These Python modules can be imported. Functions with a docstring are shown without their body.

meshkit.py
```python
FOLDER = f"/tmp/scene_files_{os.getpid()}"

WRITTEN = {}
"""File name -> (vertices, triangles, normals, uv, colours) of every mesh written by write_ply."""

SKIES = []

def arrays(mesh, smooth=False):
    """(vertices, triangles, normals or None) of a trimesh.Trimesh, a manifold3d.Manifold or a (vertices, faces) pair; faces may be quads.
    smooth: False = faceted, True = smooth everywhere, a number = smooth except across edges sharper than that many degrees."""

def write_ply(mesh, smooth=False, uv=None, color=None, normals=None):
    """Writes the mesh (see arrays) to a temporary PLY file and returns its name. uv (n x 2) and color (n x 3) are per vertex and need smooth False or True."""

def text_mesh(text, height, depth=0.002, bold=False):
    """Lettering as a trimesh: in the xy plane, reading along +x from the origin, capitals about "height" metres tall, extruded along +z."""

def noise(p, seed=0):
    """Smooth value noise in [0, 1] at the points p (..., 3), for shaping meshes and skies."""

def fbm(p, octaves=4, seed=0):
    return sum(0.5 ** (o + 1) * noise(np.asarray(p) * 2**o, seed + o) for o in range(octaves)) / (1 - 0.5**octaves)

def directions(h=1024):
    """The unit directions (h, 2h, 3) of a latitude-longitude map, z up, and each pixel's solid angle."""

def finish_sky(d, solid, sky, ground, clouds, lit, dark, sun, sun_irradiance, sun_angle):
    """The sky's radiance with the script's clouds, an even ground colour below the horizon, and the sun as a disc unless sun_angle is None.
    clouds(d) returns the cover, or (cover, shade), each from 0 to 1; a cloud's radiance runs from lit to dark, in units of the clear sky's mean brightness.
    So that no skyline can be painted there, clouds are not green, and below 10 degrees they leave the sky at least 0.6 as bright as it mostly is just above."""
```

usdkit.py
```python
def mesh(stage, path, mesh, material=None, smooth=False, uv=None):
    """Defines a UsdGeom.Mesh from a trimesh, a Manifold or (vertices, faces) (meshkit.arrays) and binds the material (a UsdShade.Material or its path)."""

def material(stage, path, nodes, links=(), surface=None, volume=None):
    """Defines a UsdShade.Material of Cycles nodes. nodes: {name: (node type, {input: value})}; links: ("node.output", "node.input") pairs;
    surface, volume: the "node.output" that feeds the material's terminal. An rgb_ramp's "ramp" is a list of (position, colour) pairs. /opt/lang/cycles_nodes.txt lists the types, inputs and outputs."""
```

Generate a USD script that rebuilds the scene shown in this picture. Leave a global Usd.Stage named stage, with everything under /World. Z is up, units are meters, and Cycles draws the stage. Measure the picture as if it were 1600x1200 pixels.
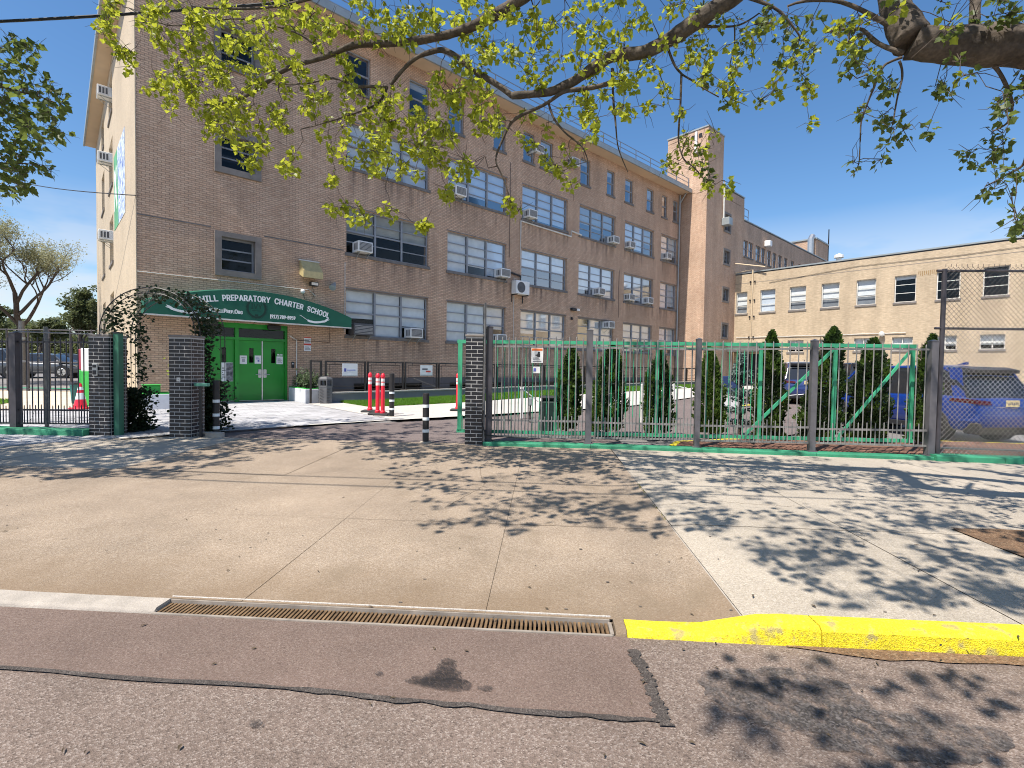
import math, random
import numpy as np, trimesh, shapely
from shapely.geometry import Polygon, box as sbox
from pxr import Usd, UsdGeom, UsdLux, UsdShade, Gf, Sdf, Vt
import usdkit, meshkit

stage = Usd.Stage.CreateInMemory()
UsdGeom.Xform.Define(stage, '/World')
UsdGeom.Scope.Define(stage, '/World/Looks')
random.seed(7); RNG = np.random.default_rng(7)

# ---------------------------------------------------------------- camera, sky, sun, exposure
FPX, PITCH, ROLL, EYE = 776.0, math.radians(1.74), math.radians(-0.853), 1.5
_cp, _sp, _cr, _sr = math.cos(PITCH), math.sin(PITCH), math.cos(ROLL), math.sin(ROLL)
FWD = np.array([0, _cp, -_sp]); _up = np.array([0, _sp, _cp]); _r = np.array([1.0, 0, 0])
RIGHT, UP = _cr * _r - _sr * _up, _cr * _up + _sr * _r
EYEP = np.array([0, 0, EYE])
cam = UsdGeom.Camera.Define(stage, '/World/camera')
m = Gf.Matrix4d(*[float(x) for x in (*RIGHT, 0, *UP, 0, *(-FWD), 0, *EYEP, 1)])
cam.AddTransformOp().Set(m)
cam.CreateHorizontalApertureAttr(36.0); cam.CreateVerticalApertureAttr(27.0)
cam.CreateFocalLengthAttr(36.0 * FPX / 1600)
cam.CreateClippingRangeAttr(Gf.Vec2f(0.05, 5000))
cam.CreateExposureAttr(EXPOSURE := 0.54)
SUN_EL, SUN_H = math.radians(60), np.array([-0.7043, -0.7109])
SUN_H = SUN_H / np.linalg.norm(SUN_H)
SUN = np.array([*(SUN_H * math.cos(SUN_EL)), math.sin(SUN_EL)])
sun = UsdLux.DistantLight.Define(stage, '/World/sun')
sun.CreateIntensityAttr(1.25); sun.CreateAngleAttr(0.53); sun.CreateColorAttr(Gf.Vec3f(1.0, 0.945, 0.87))
sun.GetPrim().CreateAttribute('inputs:normalize', Sdf.ValueTypeNames.Bool).Set(True)
_z = SUN; _x = np.cross([0, 0, 1], _z); _x /= np.linalg.norm(_x); _y = np.cross(_z, _x)
sun.AddTransformOp().Set(Gf.Matrix4d(*[float(v) for v in (*_x, 0, *_y, 0, *_z, 0, 0, 0, 60, 1)]))
dome = UsdLux.DomeLight.Define(stage, '/World/sky')
dome.CreateIntensityAttr(1.0)
SKYMAT = usdkit.material(stage, '/World/Looks/sky_air', {
    'sky': ('sky_texture', {'sky_type': 'single_scattering', 'sun_disc': False, 'sun_elevation': SUN_EL,
                            'sun_rotation': math.atan2(SUN[0], SUN[1]), 'altitude': 50.0, 'air_density': 1.0, 'aerosol_density': 0.5, 'ozone_density': 2.5}),
    'hsv': ('hsv', {'saturation': 1.2, 'value': 1.08}),
    'tc': ('texture_coordinate', {}), 'sep': ('separate_xyz', {}),
    'map': ('mapping', {'scale': (3.0, 3.0, 9.0), 'location': (1.3, 0.4, 0.2)}),
    'n': ('noise_texture', {'scale': 1.6, 'detail': 7.0, 'roughness': 0.58}),
    'cr': ('map_range', {'from_min': 0.34, 'from_max': 0.56, 'to_min': 0.0, 'to_max': 0.85, 'clamp': True}),
    'low': ('map_range', {'from_min': 0.10, 'from_max': 0.27, 'to_min': 1.0, 'to_max': 0.0, 'clamp': True}),
    'mul': ('math', {'math_type': 'multiply'}),
    'mx': ('mix_color', {'b': (5.2, 5.4, 5.8)}),
    'bg': ('background_shader', {'strength': 0.112})},
    [('sky.color', 'hsv.color'), ('tc.generated', 'sep.vector'), ('tc.generated', 'map.vector'), ('map.vector', 'n.vector'), ('n.fac', 'cr.value'),
     ('sep.z', 'low.value'), ('cr.result', 'mul.value1'), ('low.result', 'mul.value2'), ('mul.value', 'mx.fac'), ('hsv.color', 'mx.a'), ('mx.result', 'bg.color')], surface='bg.background')
UsdShade.MaterialBindingAPI.Apply(dome.GetPrim()).Bind(SKYMAT)
dome.GetPrim().SetCustomDataByKey('kind', 'structure')

# ---------------------------------------------------------------- naming and tagging
_count = {}
def upath(parent, name):
    k = (parent, name); n = _count.get(k, 0); _count[k] = n + 1
    return f'{parent}/{name}' if n == 0 else f'{parent}/{name}_{n:03d}'
def tag(prim, label=None, cat=None, group=None, kind=None):
    for k, v in (('label', label), ('category', cat), ('group', group), ('kind', kind)):
        if v: prim.SetCustomDataByKey(k, v)
class T:
    """A thing: an Xform directly under /World; loc is its base, world=True parts are given in world coordinates."""
    def __init__(self, name, label=None, cat=None, group=None, loc=(0, 0, 0), rz=0.0, kind=None):
        self.path = upath('/World', name); self.loc = np.array(loc, float); self.rz = rz
        x = UsdGeom.Xform.Define(stage, self.path); self.x = x
        x.AddTranslateOp().Set(Gf.Vec3d(*map(float, self.loc))); x.AddRotateZOp().Set(float(rz))
        self.prim = x.GetPrim(); tag(self.prim, label, cat, group, kind)
    def part(self, name, mesh, mat, parent=None, label=None, smooth=False, local=False, kind=None):
        v, f = mesh
        if not local:
            v = v - self.loc
            if self.rz:
                c, s = math.cos(math.radians(-self.rz)), math.sin(math.radians(-self.rz))
                v = np.stack([c * v[:, 0] - s * v[:, 1], s * v[:, 0] + c * v[:, 1], v[:, 2]], 1)
        p = upath(parent or self.path, name)
        usdkit.mesh(stage, p, (v, f), mat, smooth=smooth)
        if label or kind: tag(stage.GetPrimAtPath(p), label, kind=kind)
        return p
    def copy(self, loc, rz=None, label=None, group=None):
        p = upath('/World', self.path.split('/')[-1].split('_0')[0] if False else self.base())
        x = UsdGeom.Xform.Define(stage, p)
        x.GetPrim().GetReferences().AddInternalReference(self.path)
        x.GetPrim().SetInstanceable(True)
        x.GetPrim().GetAttribute('xformOp:translate').Set(Gf.Vec3d(*map(float, loc)))
        x.GetPrim().GetAttribute('xformOp:rotateZ').Set(float(self.rz if rz is None else rz))
        tag(x.GetPrim(), label, None, group)
        return x.GetPrim()
    def base(self):
        b = self.path.split('/')[-1]
        return b[:-4] if b[-4] == '_' and b[-3:].isdigit() else b
def single(name, mesh, mat, label=None, cat=None, group=None, kind=None, smooth=False):
    p = upath('/World', name)
    usdkit.mesh(stage, p, mesh, mat, smooth=smooth)
    tag(stage.GetPrimAtPath(p), label, cat, group, kind); return p

# ---------------------------------------------------------------- mesh helpers: a mesh is (V, F)
def cat(*ms):
    if len(ms) == 1 and isinstance(ms[0], list): ms = ms[0]
    V, F, n = [], [], 0
    for v, f in ms:
        V.append(v); F.append(np.asarray(f) + n); n += len(v)
    return np.vstack(V), np.vstack(F)
_BF = np.array([[0, 2, 1], [0, 3, 2], [4, 5, 6], [4, 6, 7], [0, 1, 5], [0, 5, 4], [1, 2, 6], [1, 6, 5], [2, 3, 7], [2, 7, 6], [3, 0, 4], [3, 4, 7]])
def bx(x0, x1, y0, y1, z0, z1):
    return np.array([[x0, y0, z0], [x1, y0, z0], [x1, y1, z0], [x0, y1, z0], [x0, y0, z1], [x1, y0, z1], [x1, y1, z1], [x0, y1, z1]], float), _BF
def hull(pts):
    h = trimesh.convex.convex_hull(np.asarray(pts, float)); return np.array(h.vertices), np.array(h.faces)
def cbx(x0, x1, y0, y1, z0, z1, c=.01):
    P = []
    for a, b in ((x0, c), (x1, -c)):
        for d, e in ((y0, c), (y1, -c)):
            for g, h in ((z0, c), (z1, -c)):
                P += [(a + b, d + e, g), (a + b, d, g + h), (a, d + e, g + h)]
    return hull(P)
def quad(a, b, c, d): return np.array([a, b, c, d], float), np.array([[0, 1, 2], [0, 2, 3]])
def tube(pts, r, n=6, cap=True):
    p = np.asarray(pts, float); r = np.broadcast_to(np.asarray(r, float), (len(p),))
    t = np.gradient(p, axis=0); t /= np.linalg.norm(t, axis=1, keepdims=True) + 1e-12
    ref = np.array([0, 0, 1.0]) if abs(t[:, 2]).mean() < .8 else np.array([1.0, 0.13, 0])
    a = np.cross(t, ref); a /= np.linalg.norm(a, axis=1, keepdims=True) + 1e-12
    b = np.cross(a, t); ang = np.arange(n) * 2 * np.pi / n
    v = p[:, None] + r[:, None, None] * (np.cos(ang)[None, :, None] * a[:, None] + np.sin(ang)[None, :, None] * b[:, None])
    i, j = np.meshgrid(np.arange(len(p) - 1), np.arange(n), indexing='ij')
    k = (j + 1) % n
    f = np.concatenate([np.stack([i * n + j, (i + 1) * n + k, i * n + k], -1).reshape(-1, 3), np.stack([i * n + j, (i + 1) * n + j, (i + 1) * n + k], -1).reshape(-1, 3)])
    v = v.reshape(-1, 3)
    if cap:
        c0, c1 = len(v), len(v) + 1
        v = np.vstack([v, p[:1], p[-1:]]); q = np.arange(n); e = (len(p) - 1) * n
        f = np.vstack([f, np.stack([np.full(n, c0), q, (q + 1) % n], 1), np.stack([np.full(n, c1), e + (q + 1) % n, e + q], 1)])
    return v, f
def lathe(prof, n=16, loc=(0, 0, 0)):
    """prof: (r, z) from bottom to top"""
    P = np.array(prof, float); a = np.arange(n) * 2 * np.pi / n
    v = np.stack([P[:, None, 0] * np.cos(a), P[:, None, 0] * np.sin(a), np.repeat(P[:, 1:2], n, 1)], -1).reshape(-1, 3) + np.array(loc)
    i, j = np.meshgrid(np.arange(len(P) - 1), np.arange(n), indexing='ij'); k = (j + 1) % n
    f = np.concatenate([np.stack([i * n + j, i * n + k, (i + 1) * n + k], -1).reshape(-1, 3), np.stack([i * n + j, (i + 1) * n + k, (i + 1) * n + j], -1).reshape(-1, 3)])
    return v, f
def prism(poly, h0, h1):
    """shapely polygon in (x, y) extruded from h0 to h1 along z"""
    m = trimesh.creation.extrude_polygon(poly, h1 - h0, engine='earcut')
    return np.array(m.vertices) + [0, 0, h0], np.array(m.faces)
class Fr:
    """A frame on the ground plane: x along ex, y along ey, z up."""
    def __init__(self, o, ex, ey):
        self.o, self.ex, self.ey = np.array(o, float), np.array(ex, float), np.array(ey, float)
        self.flip = np.cross(self.ex, self.ey)[2] < 0
    def __call__(self, mesh):
        v, f = mesh; v = np.asarray(v, float)
        return self.o + v[:, :1] * self.ex + v[:, 1:2] * self.ey + v[:, 2:3] * [0, 0, 1], (np.asarray(f)[:, ::-1] if self.flip else f)
    def p(self, x, y, z=0.0): return self.o + x * self.ex + y * self.ey + np.array([0, 0, z])
    def inv(self, P):
        d = np.asarray(P) - self.o; return np.array([d @ self.ex, d @ self.ey, d[2]])
    def wall(self, poly, y0, y1):
        """polygon in (x, z), extruded from y0 to y1"""
        v, f = prism(poly, y0, y1); return self((v[:, [0, 2, 1]], np.asarray(f)[:, ::-1]))
def ray(x, y): return (x - 800) / FPX * RIGHT + (600 - y) / FPX * UP + FWD
def at(x, y, D):
    d = ray(x, y); return EYEP + d * (D / d[1])
def hitz(x, y, z):
    d = ray(x, y); return EYEP + d * ((z - EYE) / d[2])
# frames fitted to the photograph: street (s along, t away), main facade A, side facade B
YAW = math.radians(3.69)
ST = Fr((0, 0, 0), (math.cos(YAW), -math.sin(YAW), 0), (math.sin(YAW), math.cos(YAW), 0))
AA = math.radians(47.6)
dA = np.array([math.sin(AA), math.cos(AA), 0]); nA = np.array([math.cos(AA), -math.sin(AA), 0])
_d = ray(430, 626); P0 = EYEP + _d * (18.0 / _d[1])
def hitp(x, y, P, n):
    d = ray(x, y); return EYEP + d * (((P - EYEP) @ n) / (d @ n))
_c = hitp(213, 430, P0, nA); C0 = np.array([_c[0], _c[1], 0])
FA = Fr(C0, dA, nA)
FB = Fr(C0, -nA, -dA)
def onA(x, y, off=0.0): return FA.inv(hitp(x, y, C0 + nA * off, nA))
def smooth01(x): x = np.clip(x, 0, 1); return x * x * (3 - 2 * x)
KT, KB, FT = 2.79, 2.94, 8.84      # kerb front, kerb back, fence line (t)
def zg(s, t):
    """height of the ground"""
    s, t = np.asarray(s, float), np.asarray(t, float)
    zb = .14 - .012 * np.clip(s - 1, 0, 20)
    zf = .025 + .075 * smooth01((s - .85) / .5) + .05 * smooth01((-3.0 - s) / 3)
    side = zf + (zb - zf) * np.clip((t - KB) / (FT - KB), 0, 1)
    return np.where(t < KT, 0.0, side + .009 * np.clip(t - FT, 0, 40) + .022 * np.clip(t - 18, 0, 14))
def gz(P):
    q = ST.inv(P); return float(zg(q[0], q[1]))
def ground(x, y):
    """the point of the ground seen at this place of the photograph"""
    z = .1
    for _ in range(12): z = gz(hitz(x, y, z))
    return hitz(x, y, z)
def sheet(poly, fr, step, lift, zfun=None):
    """a ground sheet following the terrain inside a polygon given in fr's coordinates"""
    x0, y0, x1, y1 = poly.bounds
    xs = np.linspace(x0, x1, max(2, int(math.ceil((x1 - x0) / step)) + 1)); ys = np.linspace(y0, y1, max(2, int(math.ceil((y1 - y0) / step)) + 1))
    V, F, n = [], [], 0
    for i in range(len(xs) - 1):
        for j in range(len(ys) - 1):
            c = sbox(xs[i], ys[j], xs[i + 1], ys[j + 1])
            g = c if poly.contains(c) else poly.intersection(c)
            for q in getattr(g, 'geoms', [g]):
                if q.geom_type != 'Polygon' or q.area < 1e-7: continue
                e = np.array(q.exterior.coords)[:-1]
                tri = [[0, k, k + 1] for k in range(1, len(e) - 1)] if len(q.interiors) == 0 and abs(q.convex_hull.area - q.area) < 1e-9 else None
                if tri is None:
                    e, tri = trimesh.creation.triangulate_polygon(q, engine='earcut')
                V.append(e); F.append(np.array(tri) + n); n += len(e)
    V, F = np.vstack(V), np.vstack(F)
    w = fr.o + V[:, :1] * fr.ex + V[:, 1:2] * fr.ey
    q = w - ST.o; z = zg(q @ ST.ex, q @ ST.ey) if zfun is None else zfun(q @ ST.ex, q @ ST.ey)
    w[:, 2] = z + lift
    a = np.cross(w[F[:, 1]] - w[F[:, 0]], w[F[:, 2]] - w[F[:, 0]])[:, 2] < 0
    F[a] = F[a][:, ::-1]
    return w, F

# ---------------------------------------------------------------- materials
YAW_ = math.radians(3.69)
L = '/World/Looks/'
def paint(name, col, rough=.55, var=.12, sc=2.5, bump=0.0, bsc=60.0, metal=0.0, fine=0.0, fsc=200.0, spec=.5, rand=0.0, coat=0.0):
    c = np.array(col, float); lo, hi = c * (1 - var), np.minimum(c * (1 + var), .95)
    nodes = {'g': ('geometry', {}), 'n': ('noise_texture', {'scale': sc, 'detail': 6.0, 'roughness': .6}),
             'r': ('map_range', {'from_min': .3, 'from_max': .7, 'clamp': True}), 'm': ('mix_color', {'a': tuple(lo), 'b': tuple(hi)}),
             'p': ('principled_bsdf', {'roughness': rough, 'metallic': metal, 'specular_ior_level': spec, 'coat_weight': coat})}
    links = [('g.position', 'n.vector'), ('n.fac', 'r.value'), ('r.result', 'm.fac')]
    out = 'm.result'
    if fine:
        nodes['n2'] = ('noise_texture', {'scale': fsc, 'detail': 2.0}); nodes['r2'] = ('map_range', {'from_min': .3, 'from_max': .7, 'to_min': 1 - fine, 'to_max': 1 + fine, 'clamp': True})
        nodes['m2'] = ('vector_math', {'math_type': 'scale'}); links += [('g.position', 'n2.vector'), ('n2.fac', 'r2.value'), (out, 'm2.vector1'), ('r2.result', 'm2.scale')]; out = 'm2.vector'
    if rand:
        nodes['oi'] = ('geometry', {}); nodes['r3'] = ('map_range', {'to_min': 1 - rand, 'to_max': 1 + rand}); nodes['m3'] = ('vector_math', {'math_type': 'scale'})
        links += [('oi.random_per_island', 'r3.value'), (out, 'm3.vector1'), ('r3.result', 'm3.scale')]; out = 'm3.vector'
    links.append((out, 'p.base_color'))
    if bump:
        nodes['nb'] = ('noise_texture', {'scale': bsc, 'detail': 3.0}); nodes['b'] = ('bump', {'distance': bump, 'strength': 1.0})
        links += [('g.position', 'nb.vector'), ('nb.fac', 'b.height'), ('b.normal', 'p.normal')]
    return usdkit.material(stage, L + name, nodes, links, surface='p.BSDF')

def aggregate(name, base, light, dark, sc=90.0, patch=.25, psc=.7, bump=.004, rough=.85, stain=None, gutter=None):
    """asphalt or exposed concrete: stones of three tones, broad patches, small dark spots"""
    nodes = {'g': ('geometry', {}), 'v': ('voronoi_texture', {'scale': sc}), 'bw': ('separate_color', {}),
             'ramp': ('rgb_ramp', {'ramp': [(0.0, dark), (.25, base), (.7, base), (.9, light), (1.0, light)]}),
             'n': ('noise_texture', {'scale': psc, 'detail': 8.0, 'roughness': .62}), 'r': ('map_range', {'from_min': .28, 'from_max': .72, 'to_min': 1 - patch, 'to_max': 1 + patch, 'clamp': True}),
             'm': ('vector_math', {'math_type': 'scale'}), 'b': ('bump', {'distance': bump, 'strength': .8}),
             'n3': ('noise_texture', {'scale': sc * .35, 'detail': 4.0}), 'r3': ('map_range', {'from_min': .3, 'from_max': .7, 'to_min': .86, 'to_max': 1.14}), 'm3': ('vector_math', {'math_type': 'scale'}),
             'sp': ('noise_texture', {'scale': 7.0, 'detail': 4.0, 'roughness': .7}), 'rs': ('map_range', {'from_min': .70, 'from_max': .76, 'to_min': 1.0, 'to_max': .45, 'clamp': True}), 'ms': ('vector_math', {'math_type': 'scale'}),
             'p': ('principled_bsdf', {'roughness': rough, 'specular_ior_level': .3})}
    links = [('g.position', 'v.vector'), ('v.color', 'bw.color'), ('bw.r', 'ramp.fac'), ('g.position', 'n.vector'), ('n.fac', 'r.value'), ('ramp.color', 'm.vector1'), ('r.result', 'm.scale'),
             ('g.position', 'n3.vector'), ('n3.fac', 'r3.value'), ('m.vector', 'm3.vector1'), ('r3.result', 'm3.scale'),
             ('g.position', 'sp.vector'), ('sp.fac', 'rs.value'), ('m3.vector', 'ms.vector1'), ('rs.result', 'ms.scale'),
             ('v.distance', 'b.height'), ('b.normal', 'p.normal')]
    out = 'ms.vector'
    if gutter:
        nodes['gd'] = ('vector_math', {'math_type': 'dot_product', 'vector2': (math.sin(YAW_), math.cos(YAW_), 0.0)}); nodes['gn'] = ('noise_texture', {'scale': 2.5, 'detail': 5.0}); nodes['ga'] = ('math', {'math_type': 'multiply_add', 'value2': -.9, 'value3': .45}); nodes['gs'] = ('math', {'math_type': 'add'})
        nodes['gr'] = ('map_range', {'from_min': 2.95, 'from_max': 3.75, 'to_min': .62, 'to_max': 0.0, 'clamp': True}); nodes['gm'] = ('mix_color', {'b': gutter})
        links += [('g.position', 'gd.vector1'), ('g.position', 'gn.vector'), ('gn.fac', 'ga.value1'), ('gd.value', 'gs.value1'), ('ga.value', 'gs.value2'), ('gs.value', 'gr.value'), ('gr.result', 'gm.fac'), (out, 'gm.a')]; out = 'gm.result'
    if stain:
        col, lo, hi, ssc = stain
        nodes['st'] = ('noise_texture', {'scale': ssc, 'detail': 6.0, 'roughness': .6}); nodes['sr'] = ('map_range', {'from_min': lo, 'from_max': hi, 'to_min': 0.0, 'to_max': .75, 'clamp': True}); nodes['sm'] = ('mix_color', {'b': col})
        nodes['off'] = ('vector_math', {'math_type': 'add', 'vector2': (31.0, 17.0, 5.0)})
        links += [('g.position', 'off.vector1'), ('off.vector', 'st.vector'), ('st.fac', 'sr.value'), ('sr.result', 'sm.fac'), (out, 'sm.a')]; out = 'sm.result'
    links.append((out, 'p.base_color'))
    return usdkit.material(stage, L + name, nodes, links, surface='p.BSDF')

def brickwork(name, c1, c2, mortar, bw=.203, rh=.0677, ms=.010, bumpd=.006, patch=.16):
    """running-bond brick for the school's walls, in metres along the wall; works on both wall directions"""
    a = (float(dA[0] + nA[0]), float(dA[1] + nA[1]), 0.0)
    nodes = {'g': ('geometry', {}), 'dot': ('vector_math', {'math_type': 'dot_product', 'vector2': a}), 'sep': ('separate_xyz', {}), 'xyz': ('combine_xyz', {}),
             'br': ('brick_texture', {'color1': c1, 'color2': c2, 'mortar': mortar, 'scale': 1.0, 'mortar_size': ms, 'mortar_smooth': .2, 'bias': -.1, 'brick_width': bw, 'row_height': rh}),
             'n': ('noise_texture', {'scale': .55, 'detail': 8.0, 'roughness': .65}), 'r': ('map_range', {'from_min': .3, 'from_max': .7, 'to_min': 1 - patch, 'to_max': 1 + patch, 'clamp': True}), 'm': ('vector_math', {'math_type': 'scale'}),
             'mp': ('mapping', {'scale': (4.9, 14.77, 1.0)}), 'wn': ('noise_texture', {'scale': 1.0, 'detail': 1.0}), 'r2': ('map_range', {'from_min': .3, 'from_max': .7, 'to_min': .88, 'to_max': 1.10, 'clamp': True}), 'm2': ('vector_math', {'math_type': 'scale'}),
             'b': ('bump', {'distance': bumpd, 'strength': .7, 'invert': True}),
             'mp3': ('mapping', {'scale': (1.5, .10, 1.0)}), 'n3': ('noise_texture', {'scale': 1.0, 'detail': 5.0, 'roughness': .6}), 'r3': ('map_range', {'from_min': .3, 'from_max': .7, 'to_min': .84, 'to_max': 1.10, 'clamp': True}), 'm3': ('vector_math', {'math_type': 'scale'}),
             'p': ('principled_bsdf', {'roughness': .85, 'specular_ior_level': .25})}
    links = [('g.position', 'dot.vector1'), ('g.position', 'sep.vector'), ('dot.value', 'xyz.x'), ('sep.z', 'xyz.y'), ('xyz.vector', 'br.vector'),
             ('g.position', 'n.vector'), ('n.fac', 'r.value'), ('br.color', 'm.vector1'), ('r.result', 'm.scale'),
             ('xyz.vector', 'mp.vector'), ('mp.vector', 'wn.vector'), ('wn.fac', 'r2.value'), ('m.vector', 'm2.vector1'), ('r2.result', 'm2.scale'),
             ('xyz.vector', 'mp3.vector'), ('mp3.vector', 'n3.vector'), ('n3.fac', 'r3.value'), ('m2.vector', 'm3.vector1'), ('r3.result', 'm3.scale'), ('m3.vector', 'p.base_color'), ('br.fac', 'b.height'), ('b.normal', 'p.normal')]
    return usdkit.material(stage, L + name, nodes, links, surface='p.BSDF')

def pane_glass(name, tint=(.9, .93, .95), refl=1.0):
    return usdkit.material(stage, L + name, {
        'f': ('fresnel', {'IOR': 1.5}), 'k': ('math', {'math_type': 'multiply_add', 'value2': .38 * refl, 'value3': .008, 'use_clamp': True}),
        't': ('transparent_bsdf', {'color': tint}), 'gl': ('glossy_bsdf', {'color': (.95, .97, 1), 'roughness': .03}),
        'x': ('mix_closure', {})}, [('f.fac', 'k.value1'), ('k.value', 'x.fac'), ('t.BSDF', 'x.closure1'), ('gl.BSDF', 'x.closure2')], surface='x.closure')

def foliage(name, c1, c2, trans=.45, tcol=None, rough=.5):
    t = tcol or tuple(np.minimum(np.array(c1) * 1.9, .9))
    t2 = tuple(np.array(t) * np.array(c2) / np.maximum(np.array(c1), 1e-4))
    return usdkit.material(stage, L + name, {
        'g': ('geometry', {}), 'm': ('mix_color', {'a': c1, 'b': c2}), 'mt': ('mix_color', {'a': t, 'b': t2}),
        'p': ('principled_bsdf', {'roughness': rough, 'specular_ior_level': .35}), 'tr': ('translucent_bsdf', {}), 'x': ('mix_closure', {'fac': trans})},
        [('g.random_per_island', 'm.fac'), ('g.random_per_island', 'mt.fac'), ('m.result', 'p.base_color'), ('mt.result', 'tr.color'), ('p.BSDF', 'x.closure1'), ('tr.BSDF', 'x.closure2')], surface='x.closure')

M = {}
M['asphalt'] = aggregate('road_asphalt', (.185, .138, .112), (.29, .235, .20), (.10, .074, .06), sc=150, patch=.22, psc=.9, bump=.004, stain=((.075, .06, .055), .62, .70, .8))
M['asphalt_patch'] = aggregate('patched_asphalt', (.160, .112, .090), (.22, .168, .14), (.105, .072, .058), sc=210, patch=.16, psc=1.6, bump=.002)
M['asphalt_yard'] = aggregate('yard_asphalt', (.165, .128, .118), (.25, .21, .19), (.085, .065, .06), sc=120, patch=.16, psc=.4, bump=.003)
M['asphalt_lot'] = aggregate('lot_asphalt', (.20, .185, .175), (.3, .28, .26), (.11, .1, .095), sc=120, patch=.16, psc=.3, bump=.003)
M['tan'] = aggregate('tan_concrete', (.30, .230, .166), (.41, .335, .26), (.21, .155, .108), sc=170, patch=.26, psc=.7, bump=.003, stain=((.20, .15, .10), .58, .74, 1.3), gutter=(.20, .135, .08))
M['grey'] = aggregate('grey_concrete', (.39, .335, .265), (.48, .425, .355), (.29, .24, .185), sc=180, patch=.15, psc=.9, bump=.0025)
M['white_walk'] = aggregate('pale_concrete', (.52, .48, .43), (.6, .57, .52), (.43, .39, .35), sc=100, patch=.1, psc=.8, bump=.002)
M['joint'] = paint('joint_dirt', (.15, .11, .075), .95, .3, 6)
M['kerb'] = paint('kerb_concrete', (.37, .325, .275), .9, .2, 5, bump=.004, bsc=90, fine=.15)
M['yellow'] = aggregate('yellow_kerb_paint', (.74, .60, .022), (.80, .66, .05), (.42, .32, .03), sc=140, patch=.16, psc=3.0, bump=.004, stain=((.33, .27, .15), .55, .64, 9.0))
M['rust'] = aggregate('rust_dirt', (.215, .125, .07), (.31, .21, .13), (.10, .07, .045), sc=120, patch=.3, psc=3, bump=.01)
M['tar'] = aggregate('tar_seal', (.078, .064, .056), (.14, .12, .105), (.045, .038, .034), sc=190, patch=.3, psc=3, bump=.006)
M['brick'] = brickwork('buff_brick', (.575, .375, .255), (.655, .46, .325), (.34, .235, .168), ms=.011, patch=.13)
M['brick_pale'] = brickwork('pale_buff_brick', (.515, .395, .262), (.575, .45, .305), (.50, .40, .28), bumpd=.004, patch=.10)
M['stone_dark'] = paint('window_stone', (.20, .175, .155), .8, .2, 3, bump=.003)
M['window_frame'] = paint('window_frame_metal', (.27, .28, .30), .5, .15, 4)
M['sill'] = paint('sill_stone', (.17, .155, .145), .85, .25, 5, bump=.003)
M['glass'] = pane_glass('window_glass')
M['blind'] = paint('roller_blind', (.74, .73, .70), .9, .1, 3)
M['blind_dark'] = paint('tan_blind', (.36, .33, .27), .9, .12, 3)
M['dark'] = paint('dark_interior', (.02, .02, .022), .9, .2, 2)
M['soffit'] = paint('soffit_paint', (.62, .47, .32), .7, .08, 1)
M['gutter'] = paint('gutter_metal', (.33, .36, .36), .45, .12, 2, metal=.3)
M['rail_blue'] = paint('roof_rail_metal', (.22, .25, .30), .5, .1, 3, metal=.3)
M['roof'] = paint('roof_felt', (.10, .10, .10), .9, .2, 1)
M['white'] = paint('white_metal', (.78, .77, .74), .45, .08, 3)
M['white_dirty'] = paint('weathered_white', (.62, .60, .55), .6, .18, 5)
M['grille'] = paint('grille_grey', (.10, .10, .105), .6, .2, 6)
M['black'] = paint('black_metal', (.022, .021, .022), .45, .25, 5)
M['black_rail'] = paint('black_rail_paint', (.03, .024, .022), .45, .3, 5)
M['green_door'] = paint('green_door_paint', (.018, .27, .028), .38, .12, 1.4, bump=.0008, bsc=25)
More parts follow.
